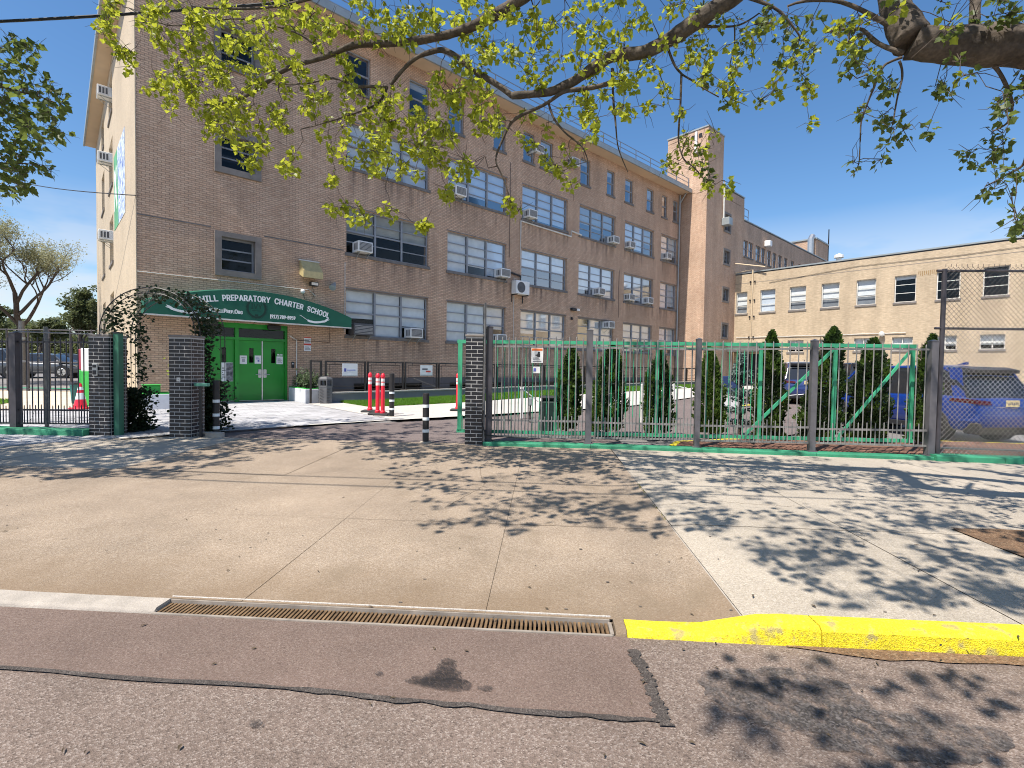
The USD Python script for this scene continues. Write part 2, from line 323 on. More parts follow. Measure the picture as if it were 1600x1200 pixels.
M['green_awning'] = paint('green_canvas', (.008, .105, .062), .75, .12, 2, bump=.002, bsc=300)
M['green_fence'] = paint('green_fence_paint', (.055, .36, .19), .5, .22, 5)
M['green_kerb'] = paint('green_kerb_paint', (.035, .235, .125), .75, .3, 3, bump=.006, bsc=40, fine=.15)
M['lettering'] = paint('white_lettering', (.80, .82, .80), .6, .05, 4)
M['logo'] = paint('dark_logo', (.004, .035, .022), .7, .1, 4)
M['steel'] = paint('brushed_steel', (.55, .54, .52), .35, .1, 8, metal=.8)
M['fence_grey'] = paint('grey_fence_paint', (.115, .108, .115), .45, .2, 5)
M['picket'] = paint('weathered_picket', (.21, .20, .19), .5, .3, 8)
M['fence_dark'] = paint('dark_fence_paint', (.05, .045, .052), .5, .25, 5)
M['red'] = paint('red_plastic', (.80, .02, .045), .4, .08, 5)
M['reflector'] = paint('reflective_band', (.80, .74, .70), .35, .08, 20)
M['rubber'] = paint('black_rubber', (.03, .03, .03), .8, .3, 8)
M['bollard'] = paint('bollard_black', (.022, .019, .018), .5, .25, 6, bump=.002)
M['pillar_brick'] = paint('black_glazed_brick', (.024, .022, .026), .35, .4, 14, bump=.002, bsc=80, rand=.45)
M['pillar_mortar'] = paint('white_mortar', (.50, .48, .46), .9, .12, 12, bump=.003, bsc=150)
M['planter'] = paint('planter_white', (.62, .63, .66), .8, .12, 3, bump=.003)
M['planter_rim'] = paint('planter_green', (.05, .42, .07), .5, .12, 4)
M['lowwall'] = paint('grey_wall_paint', (.20, .20, .205), .8, .1, 2)
M['basement'] = paint('basement_grey', (.13, .12, .115), .85, .15, 2)
M['soil'] = paint('planting_soil', (.11, .07, .045), .95, .35, 12, bump=.02, bsc=30)
M['mulch'] = paint('bark_mulch', (.20, .10, .065), .95, .4, 20, bump=.02, bsc=40, fine=.4, fsc=70)
M['paper'] = paint('notice_paper', (.80, .80, .80), .7, .04, 6)
M['ink'] = paint('printed_ink', (.12, .12, .14), .7, .2, 20)
M['ink_blue'] = paint('blue_ink', (.10, .12, .40), .7, .1, 20)
M['ink_red'] = paint('red_ink', (.60, .07, .05), .7, .1, 20)
M['sign_white'] = paint('sign_face', (.75, .74, .72), .5, .06, 5)
M['orange'] = paint('sign_orange', (.72, .17, .03), .5, .06, 5)
M['tan_wall'] = paint('sunlit_sand_paving', (.60, .50, .37), .9, .1, .8, bump=.003, bsc=50)
M['bark'] = paint('plane_bark', (.085, .066, .05), .9, .45, 6, bump=.02, bsc=14, fine=.25, fsc=40)
M['twig'] = paint('twig_bark', (.075, .055, .042), .9, .3, 8)
M['wire'] = paint('cable_black', (.012, .012, .013), .6, .1, 4)
M['galv'] = paint('galvanised_wire', (.17, .165, .16), .5, .2, 20, metal=.4)
M['amber'] = paint('aged_lamp_lens', (.52, .42, .20), .4, .15, 8)
# ================================================================ THE SETTING: ground, road, pavement
single('ground', quad((-400, -300, -.25), (400, -300, -.25), (400, 500, -.25), (-400, 500, -.25)), M['asphalt_lot'], kind='structure')
rd = T('road', kind='structure')
PATCH_S, PATCH_T = .50, 2.14
flat0 = lambda s, t: np.zeros_like(s)
rd.part('asphalt_surface', sheet(sbox(-60, -14, 60, KT + .02), ST, 30, -.004, flat0), M['asphalt'])
rd.part('asphalt_patch', sheet(Polygon([(-14, KT - .002), (-14, 2.27), (-9, 2.26), (-4.6, 2.25), (-1.2, 2.19), (0, 2.13), (.54, 2.115), (.53, 2.4), (.50, 2.66), (.49, KT - .002)]), ST, 30, .001, flat0), M['asphalt_patch'])
def seam(pts, w, seed):
    """an irregular strip of tar laid along a line on the road"""
    r = np.random.default_rng(seed); p = np.array(pts, float); n = 90
    k = np.linspace(0, 1, n); q = np.stack([np.interp(k, np.linspace(0, 1, len(p)), p[:, i]) for i in (0, 1)], 1)
    d = np.gradient(q, axis=0); d /= np.linalg.norm(d, axis=1, keepdims=True); nn = np.stack([-d[:, 1], d[:, 0]], 1)
    x = np.arange(n) * .35
    wob = lambda o: meshkit.fbm(np.stack([x * 1.4, np.full(n, o), np.full(n, seed * 3.1)], 1), 4) - .5
    a = q + nn * ((w * (.5 + 1.1 * wob(1)) + .02 * wob(2)))[:, None]; b = q - nn * ((w * (.5 + 1.1 * wob(5)) - .03 * wob(2)))[:, None]
    return Polygon(np.vstack([a, b[::-1]])).buffer(0)
rd.part('tar_seam', sheet(seam([(-9, 2.26), (-4.6, 2.25), (-1.2, 2.19), (.0, 2.13), (.56, 2.12)], .028, 3), ST, 30, .005, flat0), M['tar'])
rd.part('tar_seam', sheet(seam([(.54, 2.09), (.53, 2.4), (.50, 2.66)], .055, 8), ST, 30, .006, flat0), M['tar'])
def blob(cx, cy, rx, ry, seed, n=70, rough=.55):
    a = np.linspace(0, 2 * np.pi, n, endpoint=False)
    k = 1 + rough * (meshkit.fbm(np.stack([np.cos(a) * 1.6, np.sin(a) * 1.6, np.full(n, seed * 1.7)], 1), 4) - .5) * 2
    return Polygon(np.stack([cx + rx * k * np.cos(a), cy + ry * k * np.sin(a)], 1)).buffer(0)
STAIN = usdkit.material(stage, L + 'oil_stain', {'g': ('geometry', {}), 'n': ('noise_texture', {'scale': 150.0, 'detail': 4.0, 'roughness': .7}), 'r': ('map_range', {'from_min': .36, 'from_max': .64, 'to_min': .25, 'to_max': 1.0, 'clamp': True}),
     't': ('transparent_bsdf', {}), 'p': ('principled_bsdf', {'base_color': (.028, .024, .022), 'roughness': .6}), 'x': ('mix_closure', {})},
     [('g.position', 'n.vector'), ('n.fac', 'r.value'), ('r.result', 'x.fac'), ('p.BSDF', 'x.closure1'), ('t.BSDF', 'x.closure2')], surface='x.closure')
def onroad(x, y): q = ST.inv(hitz(x, y, 0)); return q[0], q[1]
for k, (px, py, rx, ry) in enumerate([(688, 1070, .15, .05), (690, 1068, .12, .042), (690, 1062, .10, .05), (694, 1054, .07, .05), (697, 1046, .055, .05), (700, 1036, .04, .03), (757, 1078, .035, .02), (592, 1055, .02, .02), (1170, 1075, .10, .04), (400, 1134, .03, .02)]):
    c = onroad(px, py)
    rd.part('oil_stain', sheet(blob(*c, rx, ry, k + 4), ST, 9, .0085 + k * .0002, flat0), STAIN)
# darker worn areas of old patching at the right of the road
OLD = usdkit.material(stage, L + 'worn_patch', {'g': ('geometry', {}), 'n': ('noise_texture', {'scale': 14.0, 'detail': 8.0, 'roughness': .7}), 'r': ('map_range', {'from_min': .36, 'from_max': .62, 'clamp': True}),
     't': ('transparent_bsdf', {}), 'v': ('voronoi_texture', {'scale': 110.0}), 'rm': ('rgb_ramp', {'ramp': [(0, (.03, .026, .024)), (.5, (.075, .064, .058)), (1, (.16, .14, .13))]}), 'sc': ('separate_color', {}), 'p': ('principled_bsdf', {'roughness': .8}), 'x': ('mix_closure', {})},
     [('g.position', 'n.vector'), ('n.fac', 'r.value'), ('r.result', 'x.fac'), ('g.position', 'v.vector'), ('v.color', 'sc.color'), ('sc.r', 'rm.fac'), ('rm.color', 'p.base_color'), ('p.BSDF', 'x.closure1'), ('t.BSDF', 'x.closure2')], surface='x.closure')
c = onroad(1230, 1090); rd.part('worn_patch', sheet(blob(c[0], c[1], .36, .22, 21), ST, 9, .0055, flat0), OLD)
c = onroad(1420, 1150); rd.part('worn_patch', sheet(blob(c[0], c[1], .45, .15, 25), ST, 9, .0063, flat0), OLD)

# kerb: plain pieces to the left, the yellow painted run to the right
kb = T('kerb', kind='structure')
def kerb_piece(s0, s1, mat, name, seed):
    n = max(2, int((s1 - s0) / .12)); s = np.linspace(s0, s1, n); r = meshkit.fbm(np.stack([s * 6, np.full(n, seed), np.zeros(n)], 1), 3) - .5
    top = zg(s, np.full(n, KB)) + .004
    prof = [(KT - .012, -.06), (KT + .004, top - .022), (KT + .028, top - .002), (KB - .006, top)]
    V, F = [], []
    for (t, z) in prof + [(KB - .006, -.06)]:
        z = np.broadcast_to(z, (n,)); V.append(np.stack([s, t + .012 * r * (t < KT + .03), z + .006 * r * (z > 0)], 1))
    V = np.array(V); K = len(V); V2 = V.reshape(-1, 3)
    for a in range(K - 1):
        for i in range(n - 1):
            p, q = a * n + i, (a + 1) * n + i
            F += [[p, p + 1, q + 1], [p, q + 1, q]]
    for i in (0, n - 1):
        for a in range(1, K - 1): F.append([i, a * n + i, (a + 1) * n + i] if i else [i, (a + 1) * n + i, a * n + i])
    return kb.part(name, ST((V2, np.array(F))), mat, smooth=40)
g0, g1 = -2.31, .40
e = -16.0
while e < g0 - .01:
    e2 = min(e + 2.42, g0); kerb_piece(e + .006, e2 - .006, M['kerb'], 'kerb_stone', e); e = e2
kerb_piece(g1 + .03, .49, M['tan'], 'kerb_stone', 3)
e = .494
for e2 in (1.55, 4.6, 7.6, 10.6, 13.6, 20):
    kerb_piece(e, e2 - .008, M['yellow'], 'yellow_kerb_stone', e); e = e2
kb.part('rust_dirt', sheet(Polygon([(1.35, KT - .01)] + [(x, KT - .02 - .075 * smooth01((x - 1.3) / .5) * (.6 + .8 * meshkit.fbm(np.array([[x * 5, 2, 1]]), 3)[0])) for x in np.linspace(1.35, 8, 70)] + [(8, KT - .01)]).buffer(0), ST, 9, .004, flat0), M['rust'])
# trench drain along the kerb: frame, bars and a dark trough
dr = T('trench_drain', 'long rusty trench drain grate set along the pavement edge', 'drain grate', loc=ST.p((g0 + g1) / 2, KT, 0))
W0, W1 = KT + .012, KT + .135
dr.part('trough', ST(cat(bx(g0, g1, W0 - .004, W1 + .006, -.12, -.10), bx(g0, g1, W0 - .012, W0 - .008, -.11, -.006), bx(g0, g1, W1 + .008, W1 + .012, -.11, -.006))), M['dark'])
FRM = paint('drain_frame', (.27, .23, .19), .7, .3, 8); BAR = paint('rusty_grate', (.165, .10, .048), .7, .5, 14, bump=.002, bsc=120)
dr.part('frame', ST(cat(bx(g0 - .01, g1 + .01, W0 - .022, W0 - .004, -.04, .008), bx(g0 - .01, g1 + .01, W1 + .004, W1 + .034, -.04, .022), bx(g0 - .02, g0, W0 - .004, W1 + .004, -.04, .010), bx(g1, g1 + .02, W0 - .004, W1 + .004, -.04, .010))), FRM)
nb = 104
for i in range(nb):
    x = g0 + (i + .5) * (g1 - g0) / nb
    dr.part('grate_bar', ST(bx(x - .0072, x + .0072, W0, W1, -.02, .004 + .014 * 0)), BAR)
dr.part('edge_strip', ST(bx(g0 - .02, g1 + .02, W1 + .036, KB + .03, -.03, .029)), M['white_walk'])

# pavement slabs, each one its own piece with recessed joints
sw = T('sidewalk', kind='structure')
sw.part('joint_bed', sheet(sbox(-30, KB - .004, 24, FT + .06), ST, .5, -.026), M['joint'])
cols = [-30, -25, -20.5, -16, -13, -10.2, -7.6, -5.6, -3.32, -1.86, -.33, 1.17, 2.72, 4.25, 5.8, 7.4, 9, 11, 14, 19, 24]
rows = [KB, 4.57, 6.15, 6.151, FT + .05]
PIT = sbox(3.72, 3.35, 5.5, 4.72)
for i in range(len(cols) - 1):
    for j in range(len(rows) - 1):
        a, b = cols[i], cols[i + 1]
        tan = b <= 1.2 and (a > -5.7 or j < 2)
        top = rows[j + 1]
        if j == 2: continue
        r0 = rows[j]; 
        if tan and j == 3: r0 = rows[2]
        w = .003 if abs(a + 1.86) < .01 else .0016; w = .011 if abs(a - 1.17) < .01 else w
        if j == 2: continue
        q = sbox(a + w, r0 + (.0018 if j else 0), b - w * .5, top - .0018).buffer(-.004).buffer(.004, join_style=1)
        q = q.difference(PIT)
        if q.is_empty: continue
        lift = float(RNG.normal(0, .0015))
        v, f = sheet(q, ST, .22, lift)
        sw.part('slab', (v, f), M['tan'] if tan else M['grey'])
sw.part('tree_pit_soil', sheet(PIT.buffer(.01), ST, .1, 0, lambda s, t: zg(s, t) + .01 + .035 * (meshkit.fbm(np.stack([s * 5, t * 5, s * 0], 1), 4) - .4)), M['rust'])
# weeds and filler in the joint between the tan and the grey slabs
v = []
for k in range(160):
    s, t = 1.17 + RNG.normal(0, .008), RNG.uniform(KB, 6.4)
    if meshkit.noise(np.array([[t * 2.2, 4, 1]]))[0] < .5: continue
    h = RNG.uniform(.008, .022); z = float(zg(s, t)); dx, dy = RNG.normal(0, .012, 2)
    v.append((np.array([[s - .004, t, z], [s + .004, t + .003, z], [s + dx, t + dy, z + h]]), np.array([[0, 1, 2]])))
sw.part('joint_weeds', ST(cat(v)), foliage('dry_weeds', (.26, .22, .06), (.40, .32, .14), .2), kind='stuff')
sw.part('joint_filler', sheet(sbox(1.167, KB, 1.179, 7.4), ST, .5, -.004), M['kerb'])

# wear on the slabs: gum spots and hairline cracks
r_ = np.random.default_rng(17); gum = []
for k in range(45):
    P = ground(r_.uniform(0, 1600), 715 + 250 * r_.random() ** .7); q = ST.inv(P)
    if not KB + .05 < q[1] < FT - .3: continue
    gum.append(sheet(blob(q[0], q[1], r_.uniform(.005, .015), r_.uniform(.005, .012), k, 9, .3), ST, 9, .0035))
sw.part('gum_spots', cat(gum), paint('gum_spot', (.15, .12, .095), .8, .3, 9), kind='stuff')
def crack(pts, w, seed):
    p = np.array(pts, float); k = np.linspace(0, 1, 40); q = np.stack([np.interp(k, np.linspace(0, 1, len(p)), p[:, i]) for i in (0, 1)], 1); rr_ = np.random.default_rng(seed); q += rr_.normal(0, .012, q.shape); return shapely.LineString(q).buffer(w)
for k, ps in enumerate(([(1.2, 5.2), (1.9, 5.4), (2.6, 5.3)], [(-1.0, 5.0), (-.7, 5.9), (-.9, 7.0), (-.5, 8.6)])):
    sw.part('crack', sheet(crack(ps, .0022, k), ST, .4, .0032), M['joint'])
# yard behind the fence: car park, drive, walk, plaza, lawns
lot = sheet(sbox(-60, FT + .04, 60, 95), ST, 3, -.05)
single('parking_lot', lot, M['asphalt_lot'], kind='structure')
lat = lambda pts: Polygon(pts)
def facpoly(u0, u1, o0, o1): return sbox(u0, o0, u1, o1)
gate_l, gate_r = -5.75, -.95
drive = Polygon([(-6.3, FT + .03), (1.5, FT + .03), (1.5, FT + 1.6), (4.2, 10.4), (7.6, 13.4), (20, 28), (14, 32), (-1.85, 13.07), (-5.05, 10.92), (-6.11, 10.18), (-7.2, 9.6)])
single('driveway', sheet(drive, ST, 1, -.012), M['asphalt_yard'], kind='structure')
walk = T('walkway', kind='structure')
edge = lambda u: 7.75 + .10 * max(0, u - 2.5)
us = np.linspace(4.45, 36, 40)
walk.part('walk_slab', sheet(Polygon([(4.46, 1.95)] + [(u, 4.35 if u > 6.2 else 1.95) for u in (6.2, 6.21, 36)] + [(u, min(edge(u), 8.75) - max(0, u - 12) * .12) for u in us[::-1]]).buffer(0), FA, .9, .008), M['white_walk'])
walk.part('edge_kerb', sheet(Polygon([(u, min(edge(u), 8.75) - max(0, u - 12) * .12) for u in np.linspace(-1, 36, 40)] + [(u, min(edge(u), 8.75) + .16 - max(0, u - 12) * .12) for u in np.linspace(36, -1, 40)]).buffer(0), FA, .9, .03), M['white_walk'])
# plaza of grey pavers before the door
pz = T('plaza', kind='structure')
pz.part('paver_bed', sheet(sbox(-6, -.02, 4.455, 7.62), FA, 1.2, -.004), M['joint'])
GP = [aggregate('plaza_paver%s' % 'abc'[k], tuple(np.array((.42, .41, .41)) * w), tuple(np.array((.5, .49, .49)) * w), tuple(np.array((.33, .32, .32)) * w), sc=160, patch=.12, psc=2, bump=.001) for k, w in enumerate((.9, 1.0, 1.1))]
npv = 0; rest = [[], [], []]
pv = []
for i in range(-12, 9):
    for j in range(0, 19):
        u0 = -0.02 + i * .5 + (.25 if j % 2 else 0); o0 = .02 + j * .4
        pv.append((u0 + .25, o0 + .2, u0, min(u0 + .5, 4.44), o0))
pv = [q for q in pv if q[3] - q[2] > .1]
pv.sort(key=lambda q: np.linalg.norm(FA.p(q[0], q[1])[:2]))
for k, (cu, co, u0, u1, o0) in enumerate(pv):
    msh = sheet(sbox(u0 + .004, o0 + .004, u1 - .004, o0 + .396), FA, 9, float(RNG.normal(.004, .001)))
    if k < 290: pz.part('paver', msh, GP[RNG.integers(3)])
    else: rest[RNG.integers(3)].append(msh)
for k in range(3):
    if rest[k]: pz.part('far_pavers', cat(rest[k]), GP[k], kind='stuff')
single('sand_paving', sheet(Polygon([(-26, 9.0), (-8.2, 9.0), (-8.3, 13), (-12.9, 20), (-30, 19.6)]), ST, 1.5, -.008), M['tan_wall'], kind='structure')
single('raised_bed_kerb', sheet(Polygon([(-40, 19.6), (-15.5, 19.7), (-15.5, 20.2), (-40, 20.1)]), ST, 2, .10), M['green_kerb'], kind='structure')
# lawns as blades of grass over green earth
GREENB = paint('lawn_earth', (.06, .095, .02), .95, .3, 3)
GRASS = foliage('lawn_grass', (.12, .24, .025), (.26, .40, .05), .4)
def lawn(poly, fr, n, seed, h=(.05, .11), name='lawn', label='short bright green lawn', nearbias=0):
    r = np.random.default_rng(seed); x0, y0, x1, y1 = poly.bounds
    p = np.stack([x0 + (x1 - x0) * r.random(n) ** (1 + nearbias), r.uniform(y0, y1, n)], 1)
    p = p[shapely.contains_xy(poly, p[:, 0], p[:, 1])]; k = len(p)
    w = fr.o + p[:, :1] * fr.ex + p[:, 1:] * fr.ey
    w[:, 2] = zg((w - ST.o) @ ST.ex, (w - ST.o) @ ST.ey)
    a = r.uniform(0, 2 * np.pi, k); hh = r.uniform(*h, k); wd = .012
    s = np.stack([np.cos(a) * wd, np.sin(a) * wd, np.zeros(k)], 1); l = np.stack([r.normal(0, .03, k), r.normal(0, .03, k), hh], 1)
    V = np.stack([w - s, w + s, w + l], 1).reshape(-1, 3); F = np.arange(3 * k).reshape(-1, 3)
    t = T(name, label, 'grass', kind='stuff')
    t.part('blades', (V, F), GRASS, kind='stuff'); t.part('earth', sheet(poly, fr, 1, .004), GREENB)
lawn(sbox(5.6, 2.02, 33, 4.25), FA, 60000, 1, name='lawn', label='strip of bright green grass below the grey railing wall', nearbias=1.0)
lawn(Polygon([(-26, 15.5), (-17.5, 15.5), (-15.6, 12.7), (-14.4, 11.5), (-20, 11.0), (-26, 11)]), ST, 26000, 2, name='lawn', label='patch of green grass behind the left fence')
# mulch island behind the fence with a yellow edge
isl = Polygon([(2.35, FT + .1), (14, FT + .1), (14, 10.9), (6.2, 10.9), (4.2, 10.3), (2.6, 9.5)])
mi = T('planting_island', kind='structure')
mi.part('mulch', sheet(isl, ST, .25, 0, lambda s, t: zg(s, t) + .06 + .05 * (meshkit.fbm(np.stack([s * 6, t * 6, s * 0], 1), 4) - .5)), M['mulch'])
mi.part('yellow_edge', sheet(isl.buffer(.12).difference(isl).difference(sbox(-50, 0, 50, FT + .15)), ST, .6, .05), M['yellow'])
single('yellow_line', sheet(Polygon([(5.4, 17.6), (14, 25), (14, 25.2), (5.3, 17.75)]), ST, 1, .03), M['yellow'], kind='structure')
# ================================================================ THE SCHOOL
school = T('school_building', 'four-storey buff brick school with ranks of wide windows and a tower', 'school', loc=C0)
SP = school.path
UL = 32.3; ZR = 14.6; TW = 1.97
bays = [(6.66, 10.47, 3), (11.49, 15.12, 3), (16.18, 19.76, 3), (20.8, 24.3, 3), (25.33, 28.75, 3), (29.68, 31.9, 2)]
floors = [(2.74, 4.60), (6.0, 7.82), (9.38, 11.16)]
small4 = [(6.62, 7.65), (9.44, 10.42), (11.47, 12.35), (14.18, 14.96), (16.2, 17.0), (17.47, 18.46), (20.8, 21.7), (23.34, 24.12), (25.25, 26.15), (27.76, 28.61), (29.68, 30.35), (31.18, 31.88)]
Z4 = (12.4, 13.92)
stairs = [(2.1, 3.54, 4.5, 5.98), (2.1, 3.54, 7.93, 9.4), (2.1, 3.54, 11.4, 12.9)]
DOOR = (1.74, 4.46, .2, 2.95)
wallA = sbox(0, -1.6, UL, ZR)
holes = [sbox(u0, z0, u1, z1) for (u0, u1, _) in bays for (z0, z1) in floors] + [sbox(a, Z4[0], b, Z4[1]) for a, b in small4]
holes += [sbox(a, c, b, d) for a, b, c, d in stairs] + [sbox(DOOR[0], DOOR[2] - .05, DOOR[1], DOOR[3])]
base_w = [(7.0 + k * 4.7, 10.2 + k * 4.7, -.2, .82) for k in range(5)]
holes += [sbox(a, c, b, d) for a, b, c, d in base_w]
wallA = wallA.difference(shapely.union_all(holes))
school.part('wall', FA.wall(wallA.intersection(sbox(-1, 1.06, 99, 99)), -.38, 0), M['brick'])
school.part('basement_wall', FA.wall(wallA.intersection(sbox(5.2, -9, 99, 1.06)), -.38, .0), M['basement'])
school.part('wall', FA.wall(wallA.intersection(sbox(-1, -9, 5.2, 1.06)), -.38, 0), M['brick'])
# side facade B with its column of windows
VB = 20.6
bw = [(8.3, 10.3, z0 - .1, z1) for z0, z1 in ((2.6, 4.6), (6.0, 7.9), (9.3, 11.2), (12.4, 13.9))] + [(13.4, 15.4, z0, z1) for z0, z1 in ((2.7, 4.6), (6.0, 7.9), (9.3, 11.2), (12.4, 13.9))]
wB = sbox(.382, -1, VB, ZR).difference(shapely.union_all([sbox(a, c, b, d) for a, b, c, d in bw]))
STUC = aggregate('side_wall_render', (.50, .405, .29), (.55, .455, .335), (.44, .355, .25), sc=60, patch=.12, psc=.5, bump=.002)
school.part('side_wall', FB.wall(wB, -.38, 0), STUC)
school.part('corner', FA.wall(sbox(-.004, -1, .02, ZR), -.38, .004), STUC)
# roof, back, eaves
school.part('roof', FA(cat(bx(.05, UL, -VB, -.02, ZR, ZR + .12))), M['roof'])
school.part('back_wall', FA(cat(bx(.4, UL, -VB - .3, -VB, -1, ZR), bx(UL - .2, UL, -VB, -.4, -1, ZR), bx(.4, UL, -VB, -.4, -1.6, -1.4))), M['brick'])
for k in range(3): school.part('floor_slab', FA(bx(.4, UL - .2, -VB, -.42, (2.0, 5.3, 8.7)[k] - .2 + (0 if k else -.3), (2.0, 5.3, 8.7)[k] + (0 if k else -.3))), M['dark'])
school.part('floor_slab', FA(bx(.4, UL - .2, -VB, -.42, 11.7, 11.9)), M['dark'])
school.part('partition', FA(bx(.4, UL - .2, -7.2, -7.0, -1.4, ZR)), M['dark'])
OV = .78
school.part('soffit', cat(FA(bx(-.5, UL - .05, .003, OV, ZR - .12, ZR - .02)), FB(bx(.003, VB, .003, .5, ZR - .123, ZR - .023))), M['soffit'])
school.part('gutter', cat(FA(bx(-.58, UL - .05, OV + .002, OV + .085, ZR - .16, ZR + .12)), FB(bx(-OV + .0, VB, .503, .58, ZR - .163, ZR + .118)), FA(bx(-.5, UL - .05, .0, OV, ZR - .015, ZR + .13))), M['gutter'])
rl = []
for k in range(20): rl.append(FA(bx(.3 + k * 1.68, .34 + k * 1.68, .55, .59, ZR + .1, ZR + .95)))
school.part('roof_rail', cat(rl + [FA(bx(.2, UL - .1, .555, .585, ZR + z, ZR + z + .035)) for z in (.92, .62, .34)]), M['rail_blue'])
for a_, b_ in ((.02, 2.0), (3.64, 6.55)): school.part('belt_course', FA(bx(a_, b_, -.02, .012, 6.05, 6.09)), M['sill'])

def window(fr, x0, x1, z0, z1, nl, rows, blinds=None, depth=.15, fw=.055, mw=.075, matf=None, sill=True, owner=school, parent=None, bar=None, midbar=True, sillmat=None, proud=.05):
    """one window: frame with mullions and bars, a pane in each opening, blinds behind, a sill below"""
    matf = matf or M['window_frame']; y0, y1 = -depth - .03, -depth + .03
    fm = [bx(x0, x0 + fw, y0, y1, z0, z1), bx(x1 - fw, x1, y0, y1, z0, z1), bx(x0 + fw, x1 - fw, y0, y1, z0, z0 + fw), bx(x0 + fw, x1 - fw, y0, y1, z1 - fw, z1)]
    xs = np.linspace(x0 + fw, x1 - fw, nl + 1); zs = np.linspace(z0 + fw, z1 - fw, rows + 1)
    for k in range(1, nl): fm.append(bx(xs[k] - mw / 2, xs[k] + mw / 2, y0 - .004, y1 + .02, z0 + fw, z1 - fw))
    lights = [(xs[k] + (mw / 2 if k else 0), xs[k + 1] - (mw / 2 if k < nl - 1 else 0)) for k in range(nl)]
    for a, b in lights:
        for j in range(1, rows):
            h = (.032 if rows % 2 == 0 and j == rows // 2 else .018) if bar is None else bar
            fm.append(bx(a, b, y0 + .008, y1 - (0.0 if h > .02 else .012), zs[j] - h, zs[j] + h))
    p = owner.part('window', fr(cat(fm)), matf, parent=parent)
    for a, b in lights:
        for j in range(rows):
            q = fr(quad((a + .01, -depth - .008, zs[j] + .01), (b - .01, -depth - .008, zs[j] + .01), (b - .01, -depth - .008, zs[j + 1] - .01), (a + .01, -depth - .008, zs[j + 1] - .01)))
            owner.part('pane', q, M['glass'], parent=p)
    if blinds:
        for (a, b), bl in zip(lights, blinds):
            frac, mt = bl[:2]
            if len(bl) > 2: owner.part('blind', fr(bx(a, b, -depth - .13, -depth - .12, z0, z1)), bl[2], parent=p)
            if frac > .02:
                zb = z1 - fw - frac * (z1 - z0 - 2 * fw); sk = RNG.normal(0, .006)
                n = 5; V = []
                for q in np.linspace(0, 1, n): V += [[a + .005, -depth - .07 - .006 * math.sin(q * 9), z1 - q * (z1 - zb) + sk * q], [b - .005, -depth - .07 - .006 * math.sin(q * 9), z1 - q * (z1 - zb) - sk * q]]
                owner.part('blind', fr((np.array(V), np.array([[2 * k + i for i in t] for k in range(n - 1) for t in ((0, 1, 3), (0, 3, 2))]))), mt, parent=p)
    if sill:
        owner.part('sill', fr(cat(bx(x0 - .06, x1 + .06, -.10, proud, z0 - .12, z0 - .001))), sillmat or M['sill'], parent=p)
    return p
B1, B2 = M['blind'], M['blind_dark']
BL = paint('blue_white_shade', (.60, .64, .68), .85, .08, 2)
rb = np.random.default_rng(11)
state = {(0, 0): [(.62, B1), (1, B1), (.72, B1)], (0, 1): [(.55, B2), (.45, B2), (.5, B2)], (0, 2): [(1, BL), (1, BL), (1, BL)], (1, 0): [(1, B1), (1, B1), (.6, B1)], (1, 1): [(1, B1), (.78, B1), (.95, BL)], (1, 2): [(.95, BL), (.8, BL), (.75, BL)],
         (2, 0): [(.65, B1), (.55, B1), (1, B1)], (2, 1): [(.5, B1), (.5, B1), (.48, B1)], (2, 2): [(.9, BL), (.92, BL), (.9, BL)], (3, 0): [(1, paint('ochre_board', (.40, .29, .13), .8, .15, 2)), (1, B1), (1, B1)], (3, 1): [(.85, B1), (.8, BL), (1, B1)], (3, 2): [(.55, B2), (.6, B2), (.5, B2)]}
for i, (u0, u1, nl) in enumerate(bays):
    for j, (z0, z1) in enumerate(floors):
        bl = state.get((i, j)) or [(float(rb.choice([1, 1, .9, .55, .7])), [B1, B1, BL, B2][rb.integers(4)]) for _ in range(nl)]
        window(FA, u0, u1, z0, z1, nl, 4, bl)
for (u0, u1, _) in bays:
    for (z0, z1) in floors: school.part('lintel', FA(bx(u0 - .04, u1 + .04, -.12, .004, z1 + .001, z1 + .05)), M['stone_dark'])
for a, b in small4:
    window(FA, a, b, *Z4, 1, 2, [(float(rb.choice([0, 0, .4, .2])), B2)], depth=.12)
for a, b, c, d in stairs:
    p = window(FA, a + .2, b - .2, c + .2, d - .17, 1, 3, None, depth=.20, sill=False, bar=.022)
    st = sbox(a, c, b, d).difference(sbox(a + .2, c + .2, b - .2, d - .17))
    school.part('stone_surround', FA.wall(st, -.3, .07), M['stone_dark'], parent=p)
for a, b, c, d in base_w:
    window(FA, a, b, c, d, 2, 2, None, depth=.1, matf=M['black'], sill=False)
for a, b, c, d in bw:
    window(FB, a, b, c, d, 1, 4, [(.3, B2)], depth=.16)
# entrance: frame, three leaves, transom panes
u0, u1, z0, z1 = DOOR
ef = school.part('door_frame', FA(cat(bx(u0, u0 + .07, -.3, -.1, z0, z1), bx(u1 - .07, u1, -.3, -.1, z0, z1), bx(u0 + .07, u1 - .07, -.3, -.1, z1 - .17, z1), bx(u0 + .07, u1 - .07, -.3, -.1, 2.37, 2.46), bx(2.73, 2.86, -.3, -.095, z0, 2.37), bx(2.74, 2.85, -.3, -.1, 2.46, z1 - .17))), M['green_door'])
DG = pane_glass('door_glass', (.75, .8, .84), 1.5)
for a, b in ((u0 + .07, 2.74), (2.85, u1 - .07)): school.part('transom_pane', FA(quad((a, -.2, 2.46), (b, -.2, 2.46), (b, -.2, z1 - .17), (a, -.2, z1 - .17))), DG, parent=ef)
school.part('transom_backing', FA(bx(u0, u1, -.9, -.85, 2.3, z1)), M['dark'], parent=ef)
